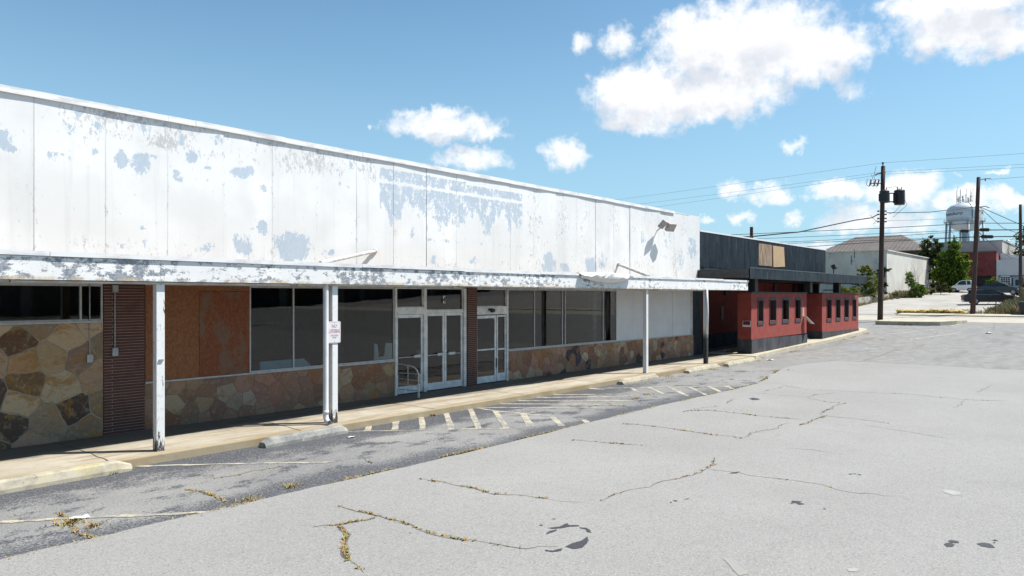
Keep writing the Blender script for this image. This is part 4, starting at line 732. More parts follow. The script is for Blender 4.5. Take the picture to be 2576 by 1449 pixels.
# sign
t=thing('loitering_sign',(9.13,12.80,1.94),'white metal no loitering sign fixed to the second canopy post','sign')
def rrect(cx,cz,w,h,r,n=5):
    P=[]
    for sx1,sz1,a0 in ((1,1,0),(-1,1,90),(-1,-1,180),(1,-1,270)):
        for k in range(n+1):
            a=R(a0+90*k/n); P.append((cx+sx1*(w/2-r)+r*math.cos(a),cz+sz1*(h/2-r)+r*math.sin(a)))
    return P
sg=MB().prism(rrect(9.26,1.935,.315,.46,.035),'y',12.832,12.837).build('sign_plate',SIGNW,t)
b=MB(); o_=rrect(9.26,1.935,.295,.44,.03); i_=rrect(9.26,1.935,.281,.426,.025); n=len(o_)
b.add([(x,12.8305,z) for x,z in o_]+[(x,12.8305,z) for x,z in i_],[(i,(i+1)%n,(i+1)%n+n,i+n) for i in range(n)]); b.build('border',SIGNR,sg)
for s_,z,h in (('NO',2.035,.10),('LOITERING',1.925,.105),('CITY CODE',1.855,.042),('50-0-8',1.81,.042)):
    text(s_,h*1.05,SIGNR,sg,(9.26,12.829,z),sx_=.52 if s_=='LOITERING' else .8,bold=.0015)
[MB().tube([(9.26,12.833,z),(9.26,12.826,z)],.007,8).build('bolt',STEEL,sg) for z in (2.14,1.73)]
# flood lamp high on the wall
t=thing('flood_lamp',(27.2,FY-.05,5.5),'grey twin-headed floodlight jutting from the far end of the white facade','floodlight')
MB().tube([(27.15,FY-.06,5.45),(27.0,FY-.35,5.58),(26.9,FY-.5,5.6)],.025,8).build('bracket',STEEL,t)
LAMPG=plain('grey_lamp_housing',(.42,.40,.38),.5,.1)
def lamp(c,yaw,tilt):
    b=B(-.21,.21,-.18,.18,-.08,.08); M_=Matrix.Translation(c)@Matrix.Rotation(R(yaw),4,'Z')@Matrix.Rotation(R(tilt),4,'X'); b.v=[tuple(M_@Vector(p)) for p in b.v]; return b
lamp((26.93,FY-.45,5.68),15,-48).build('lamp_head',LAMPG,t,bevel=.01); lamp((27.42,FY-.55,5.60),-20,-55).build('lamp_head',LAMPG,t,bevel=.01)
# torn membrane on the canopy edge
b=MB(); n=len(SHEET); random.seed(11)
def shf(u,v):
    X=18.1+2.98*u; prof=math.sin(math.pi*u)**.7; lo=3.30-.17*prof; hi=3.40+.05*math.sin(math.pi*u)*(1+.6*mn.noise((X*2,0,0)))
    y=CY-.05-.22*math.sin(math.pi*v)*prof-.13*abs(mn.noise((X*1.7,v*1.5,3)))-.10*abs(mn.noise((X*4.3+v*3,v*2,8)))
    if v>.8: y+=(v-.8)*2.2
    return (X,y,lo+(hi-lo)*min(1,v*1.25)+.03*mn.noise((X*3,v*3,1)))
b.grid(22,6,shf); b.build('roof_membrane',plain('white_membrane',(.86,.86,.85),.6,.03),None,label='crumpled white roofing sheet hanging over the canopy edge',cat='sheet',fix=False)
# tubular rack by the left door
t=thing('rail_rack',(13.05,14.37,0),'white tubular rack standing beside the left glass door','rack')
WT=plain('white_tube_paint',(.56,.57,.56),.45,.1)
b=MB().tube([(13.05,14.37,0),(13.05,14.37,.62),(13.03,14.42,.74),(12.99,14.52,.82),(12.95,14.75,.85),(12.95,15.08,.86)],.022,10); b.tube([(13.05,14.37,0),(13.05,14.37,.12)],.035,10); b.build('post',WT,t)
for z in (.18,.32,.46,.62): MB().tube([(13.05,14.38,z),(12.96,15.06,z)],.012,8).build('bar',WT,t)
b=MB().tube([(13.01,14.75,.12),(13.01,14.75,.84)],.012,8); b.build('bar',WT,t)
for z in (.20,.33,.46,.60): MB().tube([(13.05,14.38,z),(13.24,14.5,z)],.013,8).build('bar',WT,t)
MB().tube([(13.24,14.5,.18),(13.24,14.5,.62)],.014,8).build('bar',WT,t)
# small bits of litter
def litter(x,y,s,lab,m,dz=0):
    b=MB(); r=random.Random(int(x*100)); b.grid(4,3,lambda u,v:(x+(u-.5)*s*1.6+r.uniform(-.1,.1)*s,y+(v-.5)*s+r.uniform(-.1,.1)*s,H(x)+dz+.012+r.uniform(0,.25)*s)); b.build('litter',m,None,label=lab,cat='litter',fix=False)
PW=plain('white_paper',(.8,.8,.8),.6,.02)
litter(3.45,10.2,.13,'crushed silvery wrapper by the weeds on the left bay line',plain('silver_wrap',(.7,.73,.76),.3,.05)); litter(31.7,12.0,.22,'white paper on the asphalt before the red building',PW); litter(52.3,6.46,.3,'small white scrap far out on the dark asphalt near the street',PW); litter(9.0,11.9,.09,'tiny pale flake beside the grey wheel stop',PW)
# wheel stops
def stop(p,q,lab,m,h=.15,w=.26,hh=None):
    a=Vector((*p,0)); c=Vector((*q,0)); d=(c-a).normalized(); nn=Vector((-d.y,d.x,0)); L=(c-a).length; mid=(a+c)/2; z0=H(mid.x)
    b=MB(); N=14; vs=[];fs=[]
    prof=[(-w/2,-.01),(-w/2,.06),(-w*.36,h*.85),(-w*.22,h),(w*.22,h),(w*.36,h*.85),(w/2,.06),(w/2,-.01)]
    for i in range(N+1):
        s=L*i/N; e=min(1,(min(s,L-s))/.10+.55) if L>1 else 1
        for (u,z) in prof:
            p_=a+d*s+nn*(u*(.85+.15*e)); vs.append((p_.x,p_.y,z0+z*(e if z>.02 else 1)+(.006*mn.noise((s*6,u*20,mid.x)) if z>.03 else 0)))
    k=len(prof)
    for i in range(N):
        for j in range(k-1): fs.append((i*k+j,i*k+j+1,(i+1)*k+j+1,(i+1)*k+j))
    fs.append(tuple(range(k))); fs.append(tuple(N*k+j for j in range(k))); b.add(vs,fs)
    o=b.build('wheel_stop',m,None,label=lab,cat='wheel stop',group='concrete wheel stops along the pavement'); return o
stop((2.0,12.42),(4.98,12.50),'yellowed concrete wheel stop in the lower left, butted against the pavement',STOPY,.19,.26)
stop((7.32,12.40),(9.28,12.50),'grey weathered wheel stop below the downpipe post',STOPG,.17,.26)
stop((20.0,12.45),(22.4,12.50),'concrete wheel stop in front of the third canopy post',STOPY,.17,.28)
stop((24.55,12.42),(27.3,12.48),'concrete wheel stop just before the half-black last canopy post',STOPY,.17,.28)
stop((27.95,12.40),(31.0,12.46),'farthest wheel stop, mossy end, where the white canopy ends',STOPY,.17,.28)
# ================================================================ red and black restaurant building
rb=thing('red_building',(40,15.15,0),'closed single-storey building with black corrugated fascia and red stucco walls','building')
def corr(x0,x1,z0,z1,y,pitch=.16,d=.03,dmg=None):
    b=MB(); n=int((x1-x0)/pitch*2)
    vs=[];fs=[]
    for i in range(n+1):
        x=x0+(x1-x0)*i/n; yy=y-(d if i%2 else 0)
        zb=z0
        if dmg: zb+=dmg(x)
        vs+= [(x,yy+(.10*max(0,mn.noise((x*.8,0,1))) if dmg and x<36 else 0)*0,zb),(x,yy,z1)]
    fs=[(2*i,2*i+2,2*i+3,2*i+1) for i in range(n)]; return b.add(vs,fs)
dm=lambda x:(.10*max(0,mn.noise((x*1.4,2,0)))+.05*random.random()) if x<41 else 0
corr(31.2,49.55,4.02,5.70,FY,.24,.07,dm).build('upper_fascia',CORR,rb,fix=False)
B(31.2,49.55,FY+.02,FY+.3,3.5,5.69).build('fascia_backing',DARKM,rb); B(31.2,49.55,FY-.03,16.9,3.501,3.6).build('added_porch_ceiling',DARKM,rb); B(31.3,31.5,FY+.32,16.9,-.1,3.5).build('porch_side_wall',RED,rb)  # porch ceiling slab added to keep light out of the deepened recess
B(31.2,49.6,FY-.06,FY+.35,5.70,5.77).build('coping',plain('white_coping',(.82,.82,.82),.5,.03),rb)
b=B(31.2,49.55,FY+.31,34,5.4,5.6); b.box(49.25,49.55,FY+.3,34,0,5.5); b.box(31.2,49.5,33.7,34,0,5.5); b.build('roof_and_walls',DARKM,rb)
B(38.15,40.05,FY-.075,FY-.04,4.36,5.54).build('plywood_patch',PLYD,rb,label='torn greyish plywood patch'); 
MB().hexa([(40.2,FY-.10,4.32),(42.05,FY-.075,4.40),(42.05,FY-.05,4.40),(40.2,FY-.075,4.32)],[(40.15,FY-.09,5.52),(41.9,FY-.07,5.52),(41.9,FY-.045,5.52),(40.15,FY-.065,5.52)]).build('plywood_patch',PLYW,rb,label='cleaner tan plywood patch'); B(40.06,40.14,FY-.09,FY-.038,4.15,5.68).build('dark_batten',plain('burnt_timber',(.06,.035,.025),.9),rb)
# canopy
c2=B(30.9,49.4,12.66,FY-.04,3.52,3.90).build('canopy',DARKM,rb)
corr(30.95,49.5,3.47,3.93,12.62,.24,.05).build('canopy_fascia',CORR,c2,fix=False); b=B(30.9,49.55,12.585,12.7,3.93,3.975); b.box(49.4,49.5,12.6,FY-.05,3.47,3.93); b.build('canopy_edge',plain('dark_grey_edge',(.07,.08,.09),.5,.1),c2)
corr(31.2,33.2,3.45,4.0,FY-.25,.17,.025).build('inner_fascia',CORR,rb,fix=False)
# inner wall of the porch, set deeper so the recess falls dark
IW=B(31.5,49.3,16.8,16.85,.7,3.5).build('porch_wall',RED,rb); B(31.5,49.3,16.785,16.84,-.1,.7).build('porch_wall_base',DGREY,rb)
[B(x,x+.35,16.7,16.78,2.75,3.5).build('dark_pilaster',DARKM,rb) for x in (33.6,37.6,41.1,44.8,48.2)]
def pier(x0,x1,z1,slots,zb,name='patio_wall'):
    """red low wall with slot openings, dark base and cap"""
    y0,y1=13.2,13.30
    zs0=[(s[0],s[1]) for s in slots]; b=MB(); xs=[x0]
    zb0=-.1; lo=1.30; hi=2.50; sec=[]
    prev=x0
    for a,c in zs0:
        b.box(prev,a,y0,y1,zb,z1); b.box(a,c,y0,y1,zb,slots[0][2]); b.box(a,c,y0,y1,slots[0][3],z1); prev=c
    b.box(prev,x1,y0,y1,zb,z1)
    return b.build(name,RED,rb)
s1=[(33.28,33.9,1.52,2.50),(34.74,35.55,1.52,2.50),(36.45,37.3,1.52,2.5),(38.3,39.05,1.52,2.5)]
s2=[(43.5,44.3,1.40,2.48),(45.2,46.0,1.4,2.48),(46.9,47.7,1.4,2.48),(48.65,49.35,1.4,2.48)]
w1=pier(32.5,40.03,2.84,s1,.70); w2=pier(42.63,49.9,2.84,s2,.62)
for w,ss_ in ((w1,s1),(w2,s2)):
    for a,c,z0,z1 in ss_:
        b=B(a-.045,a+.006,13.175,13.325,z0-.02,z1+.12); b.box(c-.006,c+.045,13.175,13.325,z0-.02,z1+.12); b.box(a-.06,c+.06,13.165,13.33,z0-.18,z0-.0205); b.box(a+.0065,c-.0065,13.176,13.324,z1-.005,z1+.119); b.build('slot_trim',plain('charcoal_trim',(.055,.055,.06),.7,.1),w)
b=MB().hexa([(32.49,13.17,-.1),(40.05,13.17,.1),(40.05,13.33,.1),(32.49,13.33,-.1)],[(32.49,13.17,.70),(40.05,13.17,.64),(40.05,13.33,.64),(32.49,13.33,.70)]); b.build('wall_base',DGREY,rb)
b=MB().hexa([(42.61,13.17,.1),(49.92,13.17,.2),(49.92,13.33,.2),(42.61,13.33,.1)],[(42.61,13.17,.66),(49.92,13.17,.62),(49.92,13.33,.62),(42.61,13.33,.66)]); b.build('wall_base',DGREY,rb)
b=B(32.47,40.06,13.16,13.36,2.84,2.90); b.box(42.6,49.93,13.16,13.36,2.84,2.90); b.build('wall_cap',MATS['charcoal_trim'],rb)
for x in (32.5,39.83,42.63,49.7):
    e=13.85 if x<33 else 14.3
    B(x,x+.2,13.301,e if x!=49.7 else 16.78,.69,2.84).build('return_wall',RED,rb); B(x-.015,x+.215,13.331,(e if x!=49.7 else 16.77)+.003,-.1,.69).build('return_base',DGREY,rb)
[B(x-.2,x+.2,13.55,13.9,2.905,3.52).build('canopy_support',DARKM,rb) for x in (34,41.9,47.2)]
# door behind the gap
d=B(46.2,46.26,16.70,16.78,.2,2.6); d.box(47.6,47.66,16.7,16.78,.2,2.6); d.box(46.26,47.6,16.7,16.78,2.5,2.6); d.box(46.26,47.6,16.7,16.78,1.2,1.26); dd=d.build('door',DARKM,rb); MB().quad((46.26,16.74,.25),(47.6,16.74,.25),(47.6,16.74,2.5),(46.26,16.74,2.5)).build('pane',GLS,dd,fix=False)
# floodlight on the canopy
t=thing('canopy_floodlight',(43.5,12.9,3.97),'small black floodlight on top of the black canopy','floodlight'); MB().tube([(43.4,12.8,3.97),(43.4,12.8,4.25)],.03).build('stem',DARKM,t); bb=B(-.22,.22,-.12,.12,-.12,.12); M_=Matrix.Translation((43.4,12.75,4.38))@Matrix.Rotation(R(-25),4,'X'); bb.v=[tuple(M_@Vector(p)) for p in bb.v]; bb.build('lamp_head',DARKM,t,bevel=.02)
# notice on the end of the wall, loose board, pale patch
t=thing('notice_sign',(32.48,13.5,1.3),'small red notice with white border on the near end of the red wall','sign')
SR=plain('sign_red',(.20,.018,.022),.5,.05)
B(32.478,32.484,13.215,13.60,1.28,1.56).build('sign_plate',plain('sign_white',(.75,.73,.70),.5,.03),t); B(32.474,32.4775,13.24,13.575,1.37,1.545).build('red_field',SR,t)
b=MB().hexa([(39.55,12.82,1.02),(39.62,12.80,1.0),(39.72,12.86,1.0),(39.65,12.88,1.02)],[(39.2,13.15,1.62),(39.27,13.13,1.62),(39.37,13.19,1.60),(39.3,13.21,1.60)])
b=MB().hexa([(39.75,12.72,1.22),(39.78,12.70,1.22),(40.02,12.95,1.22),(39.99,12.97,1.22)],[(39.40,13.0,1.62),(39.43,12.98,1.62),(39.62,13.19,1.62),(39.59,13.21,1.62)]); b.build('loose_board',PW,None,label='white board sticking out at a slant from the end of the first red wall',cat='board')
B(39.35,39.62,13.185,13.199,1.62,2.1).build('pale_patch',plain('pale_pink',(.55,.35,.29),.9),rb)  # paler pink rectangle on the red wall
B(37.2,37.5,16.76,16.785,1.45,2.15).build('wall_plate',plain('dull_plate',(.30,.26,.25),.6),rb)
litter(33.0,14.6,.3,'white paper lying in the dark recess beside the red wall',PW,.16); litter(34.1,14.2,.18,'scrap of paper at the foot of the red wall\'s near end',PW,.16); litter(41.9,13.9,.3,'pale scrap on the floor of the gap between the red walls',PW,.17)
# ================================================================ poles and wires
def pole(bx,by,tx,ty,zt,r0,r1,lab):
    z0=H(bx)-.2; t=thing('utility_pole',(bx,by,H(bx)),lab,'utility pole','wooden utility poles')
    MB().tube([(bx+(tx-bx)*k/6,by+(ty-by)*k/6,z0+(zt-z0)*k/6) for k in range(7)],[r0+(r1-r0)*k/6 for k in range(7)],14).build('pole',POLEW,t,smooth=True); return t
P1=pole(59.85,14.3,60,14.12,12.55,.20,.15,'tall wooden pole carrying two black transformers beside the red building')
def can_(x,y,z0,z1,r):
    b=MB().lathe([(r*.9,z0),(r,z0+.04),(r,z1-.1),(r*1.06,z1-.09),(r*1.06,z1-.04),(r*.8,z1+.03),(r*.2,z1+.08)],20,(x,y,0)); 
    for k in range(10):
        a=k*.628; b.box(x+r*math.cos(a)-.02,x+r*math.cos(a)*1.12+.02,y+r*math.sin(a)*1.0-.02,y+r*math.sin(a)*1.12+.02,z0+.15,z1-.2)
    return b
TR=plain('black_transformer_paint',(.028,.028,.032),.4,.2)
d_=Vector((.648,-.7615,0))
for k,(off,z0,z1,r,dep) in enumerate(((-.10,9.72,10.62,.33,-.45),(1.28,9.62,10.72,.37,0))):
    c=Vector((59.97,14.15,0))+d_*off+Vector((.7615,.648,0))*dep; tr=can_(c.x,c.y,z0,z1,r).build('transformer',TR,P1)
    [MB().tube([(c.x+q*.14,c.y-q*.1,z1),(c.x+q*.16,c.y-q*.12,z1+.28)],[.045,.02],8).build('bushing',TR,tr) for q in (-1,1)]
b=MB(); 
for z in (9.85,10.5): a=Vector((59.97,14.15,z)); b.tube([a,a+d_*.95],.05,6)
b.box(60.15,60.4,13.75,14.0,9.8,10.5); b.build('mounting_bracket',TR,P1)
b=MB().tube([(59.97,14.13,12.5),(59.97,14.13,12.85)],[.05,.03],8); b.lathe([(.03,0),(.09,.03),(.09,.1),(.03,.14)],10,(59.97,14.13,12.72)); b.build('top_insulator',DARKM,P1)
b=MB(); a=Vector((60,14.15,11.25)); b.tube([a,a-d_*.9],.04,6)
for k in (.35,.62,.95): p=a-d_*k; b.tube([p+d_*.07+Vector((0,0,.27)),p-d_*.05+Vector((0,0,-.2))],.055,8); b.tube([p+d_*.07+Vector((0,0,.3)),p-d_*.22+Vector((0,0,.22+.1*k)),p-d_*.27+Vector((0,0,-.12)),p-d_*.08+Vector((0,0,-.24))],.022,6)
b.build('fuse_cutouts',plain('grey_porcelain',(.22,.22,.24),.4,.1),P1)
b=MB().tube([(60.2,14.0,12.1),(59.9,14.5,12.0),(59.85,14.65,11.9)],.05,8); b.build('arrester',MATS['grey_porcelain'],P1)
b=MB()
for z in (8.6,8.9,9.15,8.35):
    for s_ in (-1,1): a=Vector((60,14.2,z)); b.tube([a,a+d_*.30*s_],.02,6); b.tube([a+d_*.22*s_,a+d_*.34*s_],.055,8)
b.build('spool_insulators',DARKM,P1)
P2=pole(70.8,9.85,71,9.45,12.6,.20,.14,'leaning wooden pole standing in the verge across the street')
b=MB().tube([(71,9.45,12.35),(71.2,9.0,12.45),(71.25,8.6,12.4)],.04,6); b.tube([(71.2,9.0,12.45),(71.2,9.0,12.25)],.05,8); b.tube([(71,9.5,10.1),(71.1,9.0,10.15),(71.15,8.7,10.0)],.04,6); b.build('side_bracket',MATS['grey_porcelain'],P2)
P3=pole(97,9.0,97,9.0,12.8,.18,.14,'wooden pole at the right edge with a street lamp arm')
b=MB().tube([(97,9.0,8.8),(96.7,9.6,9.0),(96.6,10.0,8.95)],.03,6); b.build('lamp_arm',STEEL,P3); MB().lathe([(.05,.18),(.14,.12),(.26,-.02),(.24,-.06),(.0,-.1)],14,(96.55,10.1,8.8)).build('lamp_head',plain('pale_lamp',(.6,.62,.62),.4),P3)
P4=thing('utility_pole',(70,28.4,H(70)),'stub of a distant pole just above the black fascia','utility pole','wooden utility poles'); MB().tube([(70,28.4,H(70)-.2),(70,28.4,9.55)],[.2,.16],12).build('pole',POLEW,P4)
def wire(pts,r,lab,m=CABLE,sag=0,n=16,name='power_line'):
    P=[]
    for (a,c) in zip(pts,pts[1:]):
        a=Vector(a);c=Vector(c)
        for k in range(n): t_=k/n; p=a.lerp(c,t_); p.z-=sag*4*t_*(1-t_)*((c-a).length/40)**2; P.append(p)
    P.append(Vector(pts[-1])); b=MB().tube(P,r,5); return b.build(name,m,None,label=lab,cat='power line',group='overhead wires and cables')
for i,(l_,zz) in enumerate((('topmost bare wire, resting on the pole\'s tip above the transformers',(12.05,12.85,11.6)),('second thin wire from the top, crossing just under the pole tip',(11.4,12.12,10.9)),('third thin wire from the top, slightly under the second one',(10.95,11.85,10.6)))):
    w=[(60+.0,p[0],p[1]) for p in WIRES60[i]]; y0,z0=WIRES60[i][0]; 
    wire([(60,70,z0+1.6)]+[(60,y0,z0)]+[(60,14.15,WIRES60[i][1][1]+.03)]+[(60,5.4,WIRES60[i][2][1])]+[(60,-30,WIRES60[i][2][1]-.3)],.008,l_,WIREM,.12)
LB=['uppermost of the low black cables passing the leaning pole','second of the low black cables, carrying the short black splice case','third of the low black cables, starting left behind the fascia','fourth low cable, just above the lowest one','lowest black cable, passing over the brown roof']
for i,l_ in enumerate(LB):
    w=WIRES71[i]; (ya,za),(yb,zb),(yc,zc),(yd,zd)=w
    s_=(za-zc)/(ya-yc); wire([(71,60,za+.6)]+[(71,ya,za),(71,yb,(zb*2+za*(yb-yc)/(ya-yc)+zc*(ya-yb)/(ya-yc))/3),(71,yc,zc),(71,yd,zd),(71.5,-25,zd-.2)],.026 if i in(0,4) else .02,l_,CABLE,.05)
for i,(a,c) in enumerate(CLOSURE):
    lab=['short black splice case right of the leaning pole, on the second cable','large black splice case on the lowest cable, right of the pole','black splice case left of the leaning pole under the water tank'][i]
    a=Vector((71,*a));c=Vector((71,*c)); d=(c-a); MB().tube([a-d*.15,a,a+d*.05,c-d*.05,c,c+d*.15],[.03,.08,.15,.15,.08,.03],10).build('splice_case',CABLE,None,label=lab,cat='cable splice',group='splice cases on the cables')
wire([(60,14.45,8.95),(60,14.9,8.7)]+[(57,15.3,8.3),(50,17,7.05),(45,18.2,6.5),(41,19.3,6.2)],.04,'thick twisted service cable falling from the transformer pole to the black roof',CABLE,0,8)
wire([(60,13.9,9.0),(65,12,9.35),(71,9.6,10.15)],.03,'twisted cable between the transformer pole and the leaning pole',CABLE,.3)
wire([(60,13.9,8.4),(71,9.6,9.3)],.012,'thin wire running below the twisted cable between the two poles',WIREM,.5)
wire([(71,9.4,10.15),(84,9.2,9.3),(97,9,9.6)],.025,'cable from the leaning pole to the street lamp pole',CABLE,.4)
wire([(71,9.4,10.15),(70.3,5.5,7.8),(70,2.8,7.3)],.025,'cable drooping down to the right from the leaning pole',CABLE,.1)
wire([(71,9.5,8.1),(85,8.5,6.3),(97,9.0,7.6)],.025,'sagging cable joining the leaning pole\'s middle to the lamp pole',CABLE,1.2)
wire([(71.2,8.6,12.35),(71,-20,12.2)],.012,'thin wire leaving the leaning pole\'s top to the right',WIREM,.1)
b=MB()
for pts in ([(59.9,14.5,11.1),(60.1,14.8,11.9),(60,14.6,12.6)],[(59.8,14.7,11.2),(59.9,14.9,12.0)],[(60.6,13.2,10.75),(60.9,12.9,9.9),(60.5,13.4,9.1),(60.2,13.8,8.9)],[(60.7,13.1,10.75),(61.0,12.7,9.6),(60.4,13.5,8.7)],[(60,14.4,8.6),(59.9,14.8,8.2),(60,14.5,8.3),(59.9,15.0,8.9)],[(60.2,13.9,10.9),(60.6,13.4,11.0),(60.7,13.1,10.8)]): b.tube(pts,.014,5)
b.build('jumper_wires',CABLE,P1)
# ================================================================ far buildings
WB=mat('aged_white_brick',lambda t,g,o:{'c':t.mix(t.ss(t.noise(t.scl(g,1,1,.25),1.3,6,.7),.5,.72,0,.6),t.mix(t.ss(t.noise(g,.5,5),.35,.65),(.60,.58,.53),(.70,.68,.63)),(.40,.38,.34)),'h':t.noise(g,9,3),'hs':.4},.9)
wb=thing('white_building',(95.2,22,2.9),'white painted windowless brick building with climbing plants at its corner, behind the first pole','building')
b=B(95.2,125,22,50,2.2,8.15); b.build('wall',WB,wb); B(95.05,125.1,21.85,50,8.151,8.27).build('coping',WB,wb)
b=B(95.14,95.198,27.0,29.3,3.4,3.52); b.box(95.1,95.198,24.8,25.3,3.5,3.6); b.box(95.15,95.199,25.6,25.66,7.4,8.5) ; b.box(95.15,95.199,25.95,26.0,6.6,7.7); b.box(95.15,95.199,25.66,26.1,7.0,7.05); b.build('wall_pipes',DARKM,wb)
b=MB().lathe([(.05,.15),(.16,.05),(.18,-.08),(0,-.1)],12,(94.95,23.0,6.85)); b.box(94.98,95.2,22.97,23.03,6.95,7.0); b.build('wall_lamp',MATS['pale_lamp'],wb)
MB().lathe([(.04,.12),(.12,.03),(.12,-.08),(0,-.1)],12,(95.0,28.2,7.75)).build('wall_lamp',MATS['pale_lamp'],wb)
# retaining wall
b=MB(); xs=[79,83,87,91,95.2]
for a,c in zip(xs,xs[1:]): b.hexa([(a,21.7,H(a)-.3),(c-.03,21.7,H(c)-.3),(c-.03,21.94,H(c)-.3),(a,21.94,H(a)-.3)],[(a,21.7,tz(a)),(c-.03,21.7,tz(c)),(c-.03,21.94,tz(c)),(a,21.94,tz(a))])
b.build('retaining_wall',plain('old_wall_concrete',(.42,.39,.33),.9,.25,2),None,label='low weathered concrete retaining wall below the bushes, left of the white building',cat='wall')
# brown hipped roof building
ROOFB=mat('brown_metal_roof',lambda t,g,o:{'c':t.mix(t.ss(t.noise(g,.6,4),.3,.7),(.125,.102,.09),(.165,.137,.12)),'h':t.m('SINE',t.m('MULTIPLY',t.n('ShaderNodeSeparateXYZ',None,Vector=g).outputs[1],9.5)),'hs':.3,'hd':.03},.6)
hb=thing('brown_roof_building',(125,31,4),'large building with brown hipped metal roof rising behind the white one','building')
e=9.75;r=12.85; b=MB(); b.add([(124.5,22.9,e),(124.5,39.8,e),(142,39.8,e),(142,22.9,e),(133,28.5,r),(133,35.6,r)],[(0,4,5,1),(1,5,2),(2,5,4,3),(3,4,0),(0,1,2,3)]); b.build('roof',ROOFB,hb,fix=False)
b=B(124.45,142,22.85,39.85,9.5,9.74); b.build('eaves',plain('dark_brown_trim',(.05,.04,.035),.7),hb); B(126,141,24.2,38.5,3.5,9.5).build('wall',plain('dark_brown_wall',(.14,.11,.09),.9,.1,1),hb)  # walls under the eaves in one dark brown
b=MB(); [b.tube([(124.5+.5*0,y,e+.03),(133 if 28.5<y<35.6 else 124.5+8.5*max(0,(y-22.9)/5.6 if y<30 else (39.8-y)/4.2),y,(r if 28.5<y<35.6 else e+3.1*max(0,(y-22.9)/5.6 if y<30 else (39.8-y)/4.2))+.03)],.035,4) for y in [23.3+.62*i for i in range(27)]]; b.build('roof_seams',ROOFB,hb)
b=MB().add([(140,17,9.0),(140,24,9.0),(150,24,9.0),(150,17,9.0),(145,19,11.6),(145,24,11.6)],[(0,4,5,1),(2,5,4,3),(3,4,0),(0,1,2,3),(1,5,2)]); t=thing('dark_roof_house',(145,20,5),'dark low-pitched roof glimpsed between the brown roof and the trees','house'); b.build('roof',plain('dark_shingle',(.055,.045,.045),.8),t,fix=False); B(141,149,18,23.5,3,9).build('wall',MATS['dark_brown_wall'],t)
# red arched building, pale block behind, white shop
REDB=plain('painted_red_brick',(.22,.05,.05),.85,.12,1.2)
t=thing('red_brick_building',(122,16,3.7),'dark red brick building with a blind arch and open dark garage bay','building')
b=B(122,124,14.12,14.7,3.5,8.9); b.box(122,124,17.2,19.3,3.5,8.9); b.box(122,124,14.7,17.2,5.6,8.9); b.box(124,130,14.12,19.3,3.5,8.6); b.build('wall',REDB,t)
b=B(121.75,122.4,13.95,19.5,8.901,9.1); b.build('cornice',plain('dull_red_trim',(.20,.10,.09),.8),t); B(123.2,123.9,14.7,17.2,3.5,5.599).build('garage_opening',DARKM,t)
b=MB(); P=[]; 
for k in range(15): a=math.pi*k/14; P.append((121.98,16.0+1.1*math.cos(a),7.0+1.0*math.sin(a)))
b.tube([(121.98,17.1,5.7)]+P[::-1]+[(121.98,14.9,5.7)],.06,6); b.build('arch_moulding',REDB,t)
t=thing('pale_block',(130,18,4),'pale grey flat-roofed building behind the red brick one','building'); B(130,150,14.3,24,3.5,11.0).build('wall',plain('pale_stucco',(.50,.48,.45),.9,.06,1),t); B(129.9,150.1,14.2,24.1,11.0,11.12).build('coping',plain('grey_coping',(.35,.34,.33),.8),t)
b=MB().hexa([(125,9,7.8),(130,9,7.8),(130,14,7.8),(125,14,7.8)],[(125,9,7.9),(130,9,8.0),(130,14,9.0),(125,14,8.9)]); b.build('lean_to_roof',plain('dull_white_metal',(.62,.62,.62),.6),t)
t=thing('white_front_shop',(122,9,3.7),'low shop with white upper wall, navy lower wall and white-framed windows','building')
B(122,135,0,14.1,5.6,7.8).build('upper_wall',plain('white_clapboard',(.66,.67,.68),.7,.04,1),t); B(122.02,135,0,14.09,3.0,5.6).build('lower_wall',plain('navy_brick',(.06,.075,.11),.8,.15,2),t); B(121.9,122.02,13.85,14.1,3.2,5.6).build('corner_post',MATS['white_clapboard'],t)
WF=plain('bright_white_trim',(.75,.75,.74),.5,.03)
def swin(y0,y1,z0,z1):
    b=B(121.93,122.02,y0,y1,z0,z0+.16); b.box(121.93,122.02,y0,y1,z1-.16,z1); b.box(121.93,122.02,y0,y0+.16,z0,z1); b.box(121.93,122.02,y1-.16,y1,z0,z1)
    for k in range(1,4): y=y0+.16+(y1-y0-.32)*k/4; b.box(121.95,122.01,y-.025,y+.025,z0,z1)
    for k in range(1,4): z=z0+.16+(z1-z0-.32)*k/4; b.box(121.952,122.012,y0,y1,z-.025,z+.025)
    w=b.build('window',WF,t,fix=False); B(122.0,122.018,y0+.1,y1-.1,z0+.1,z1-.1).build('pane',DARKM,w)
swin(12.35,13.75,4.2,5.55); swin(9.0,10.95,4.25,5.6)
b=B(121.93,122.015,11.1,12.15,3.6,5.2); d=b.build('door',plain('pale_blue_door',(.40,.50,.58),.5),t); B(121.9,121.93,11.35,11.9,4.2,5.0).build('pane',DARKM,d); B(121.9,122.02,10.95,12.25,5.3,5.4).build('lintel',WF,t)
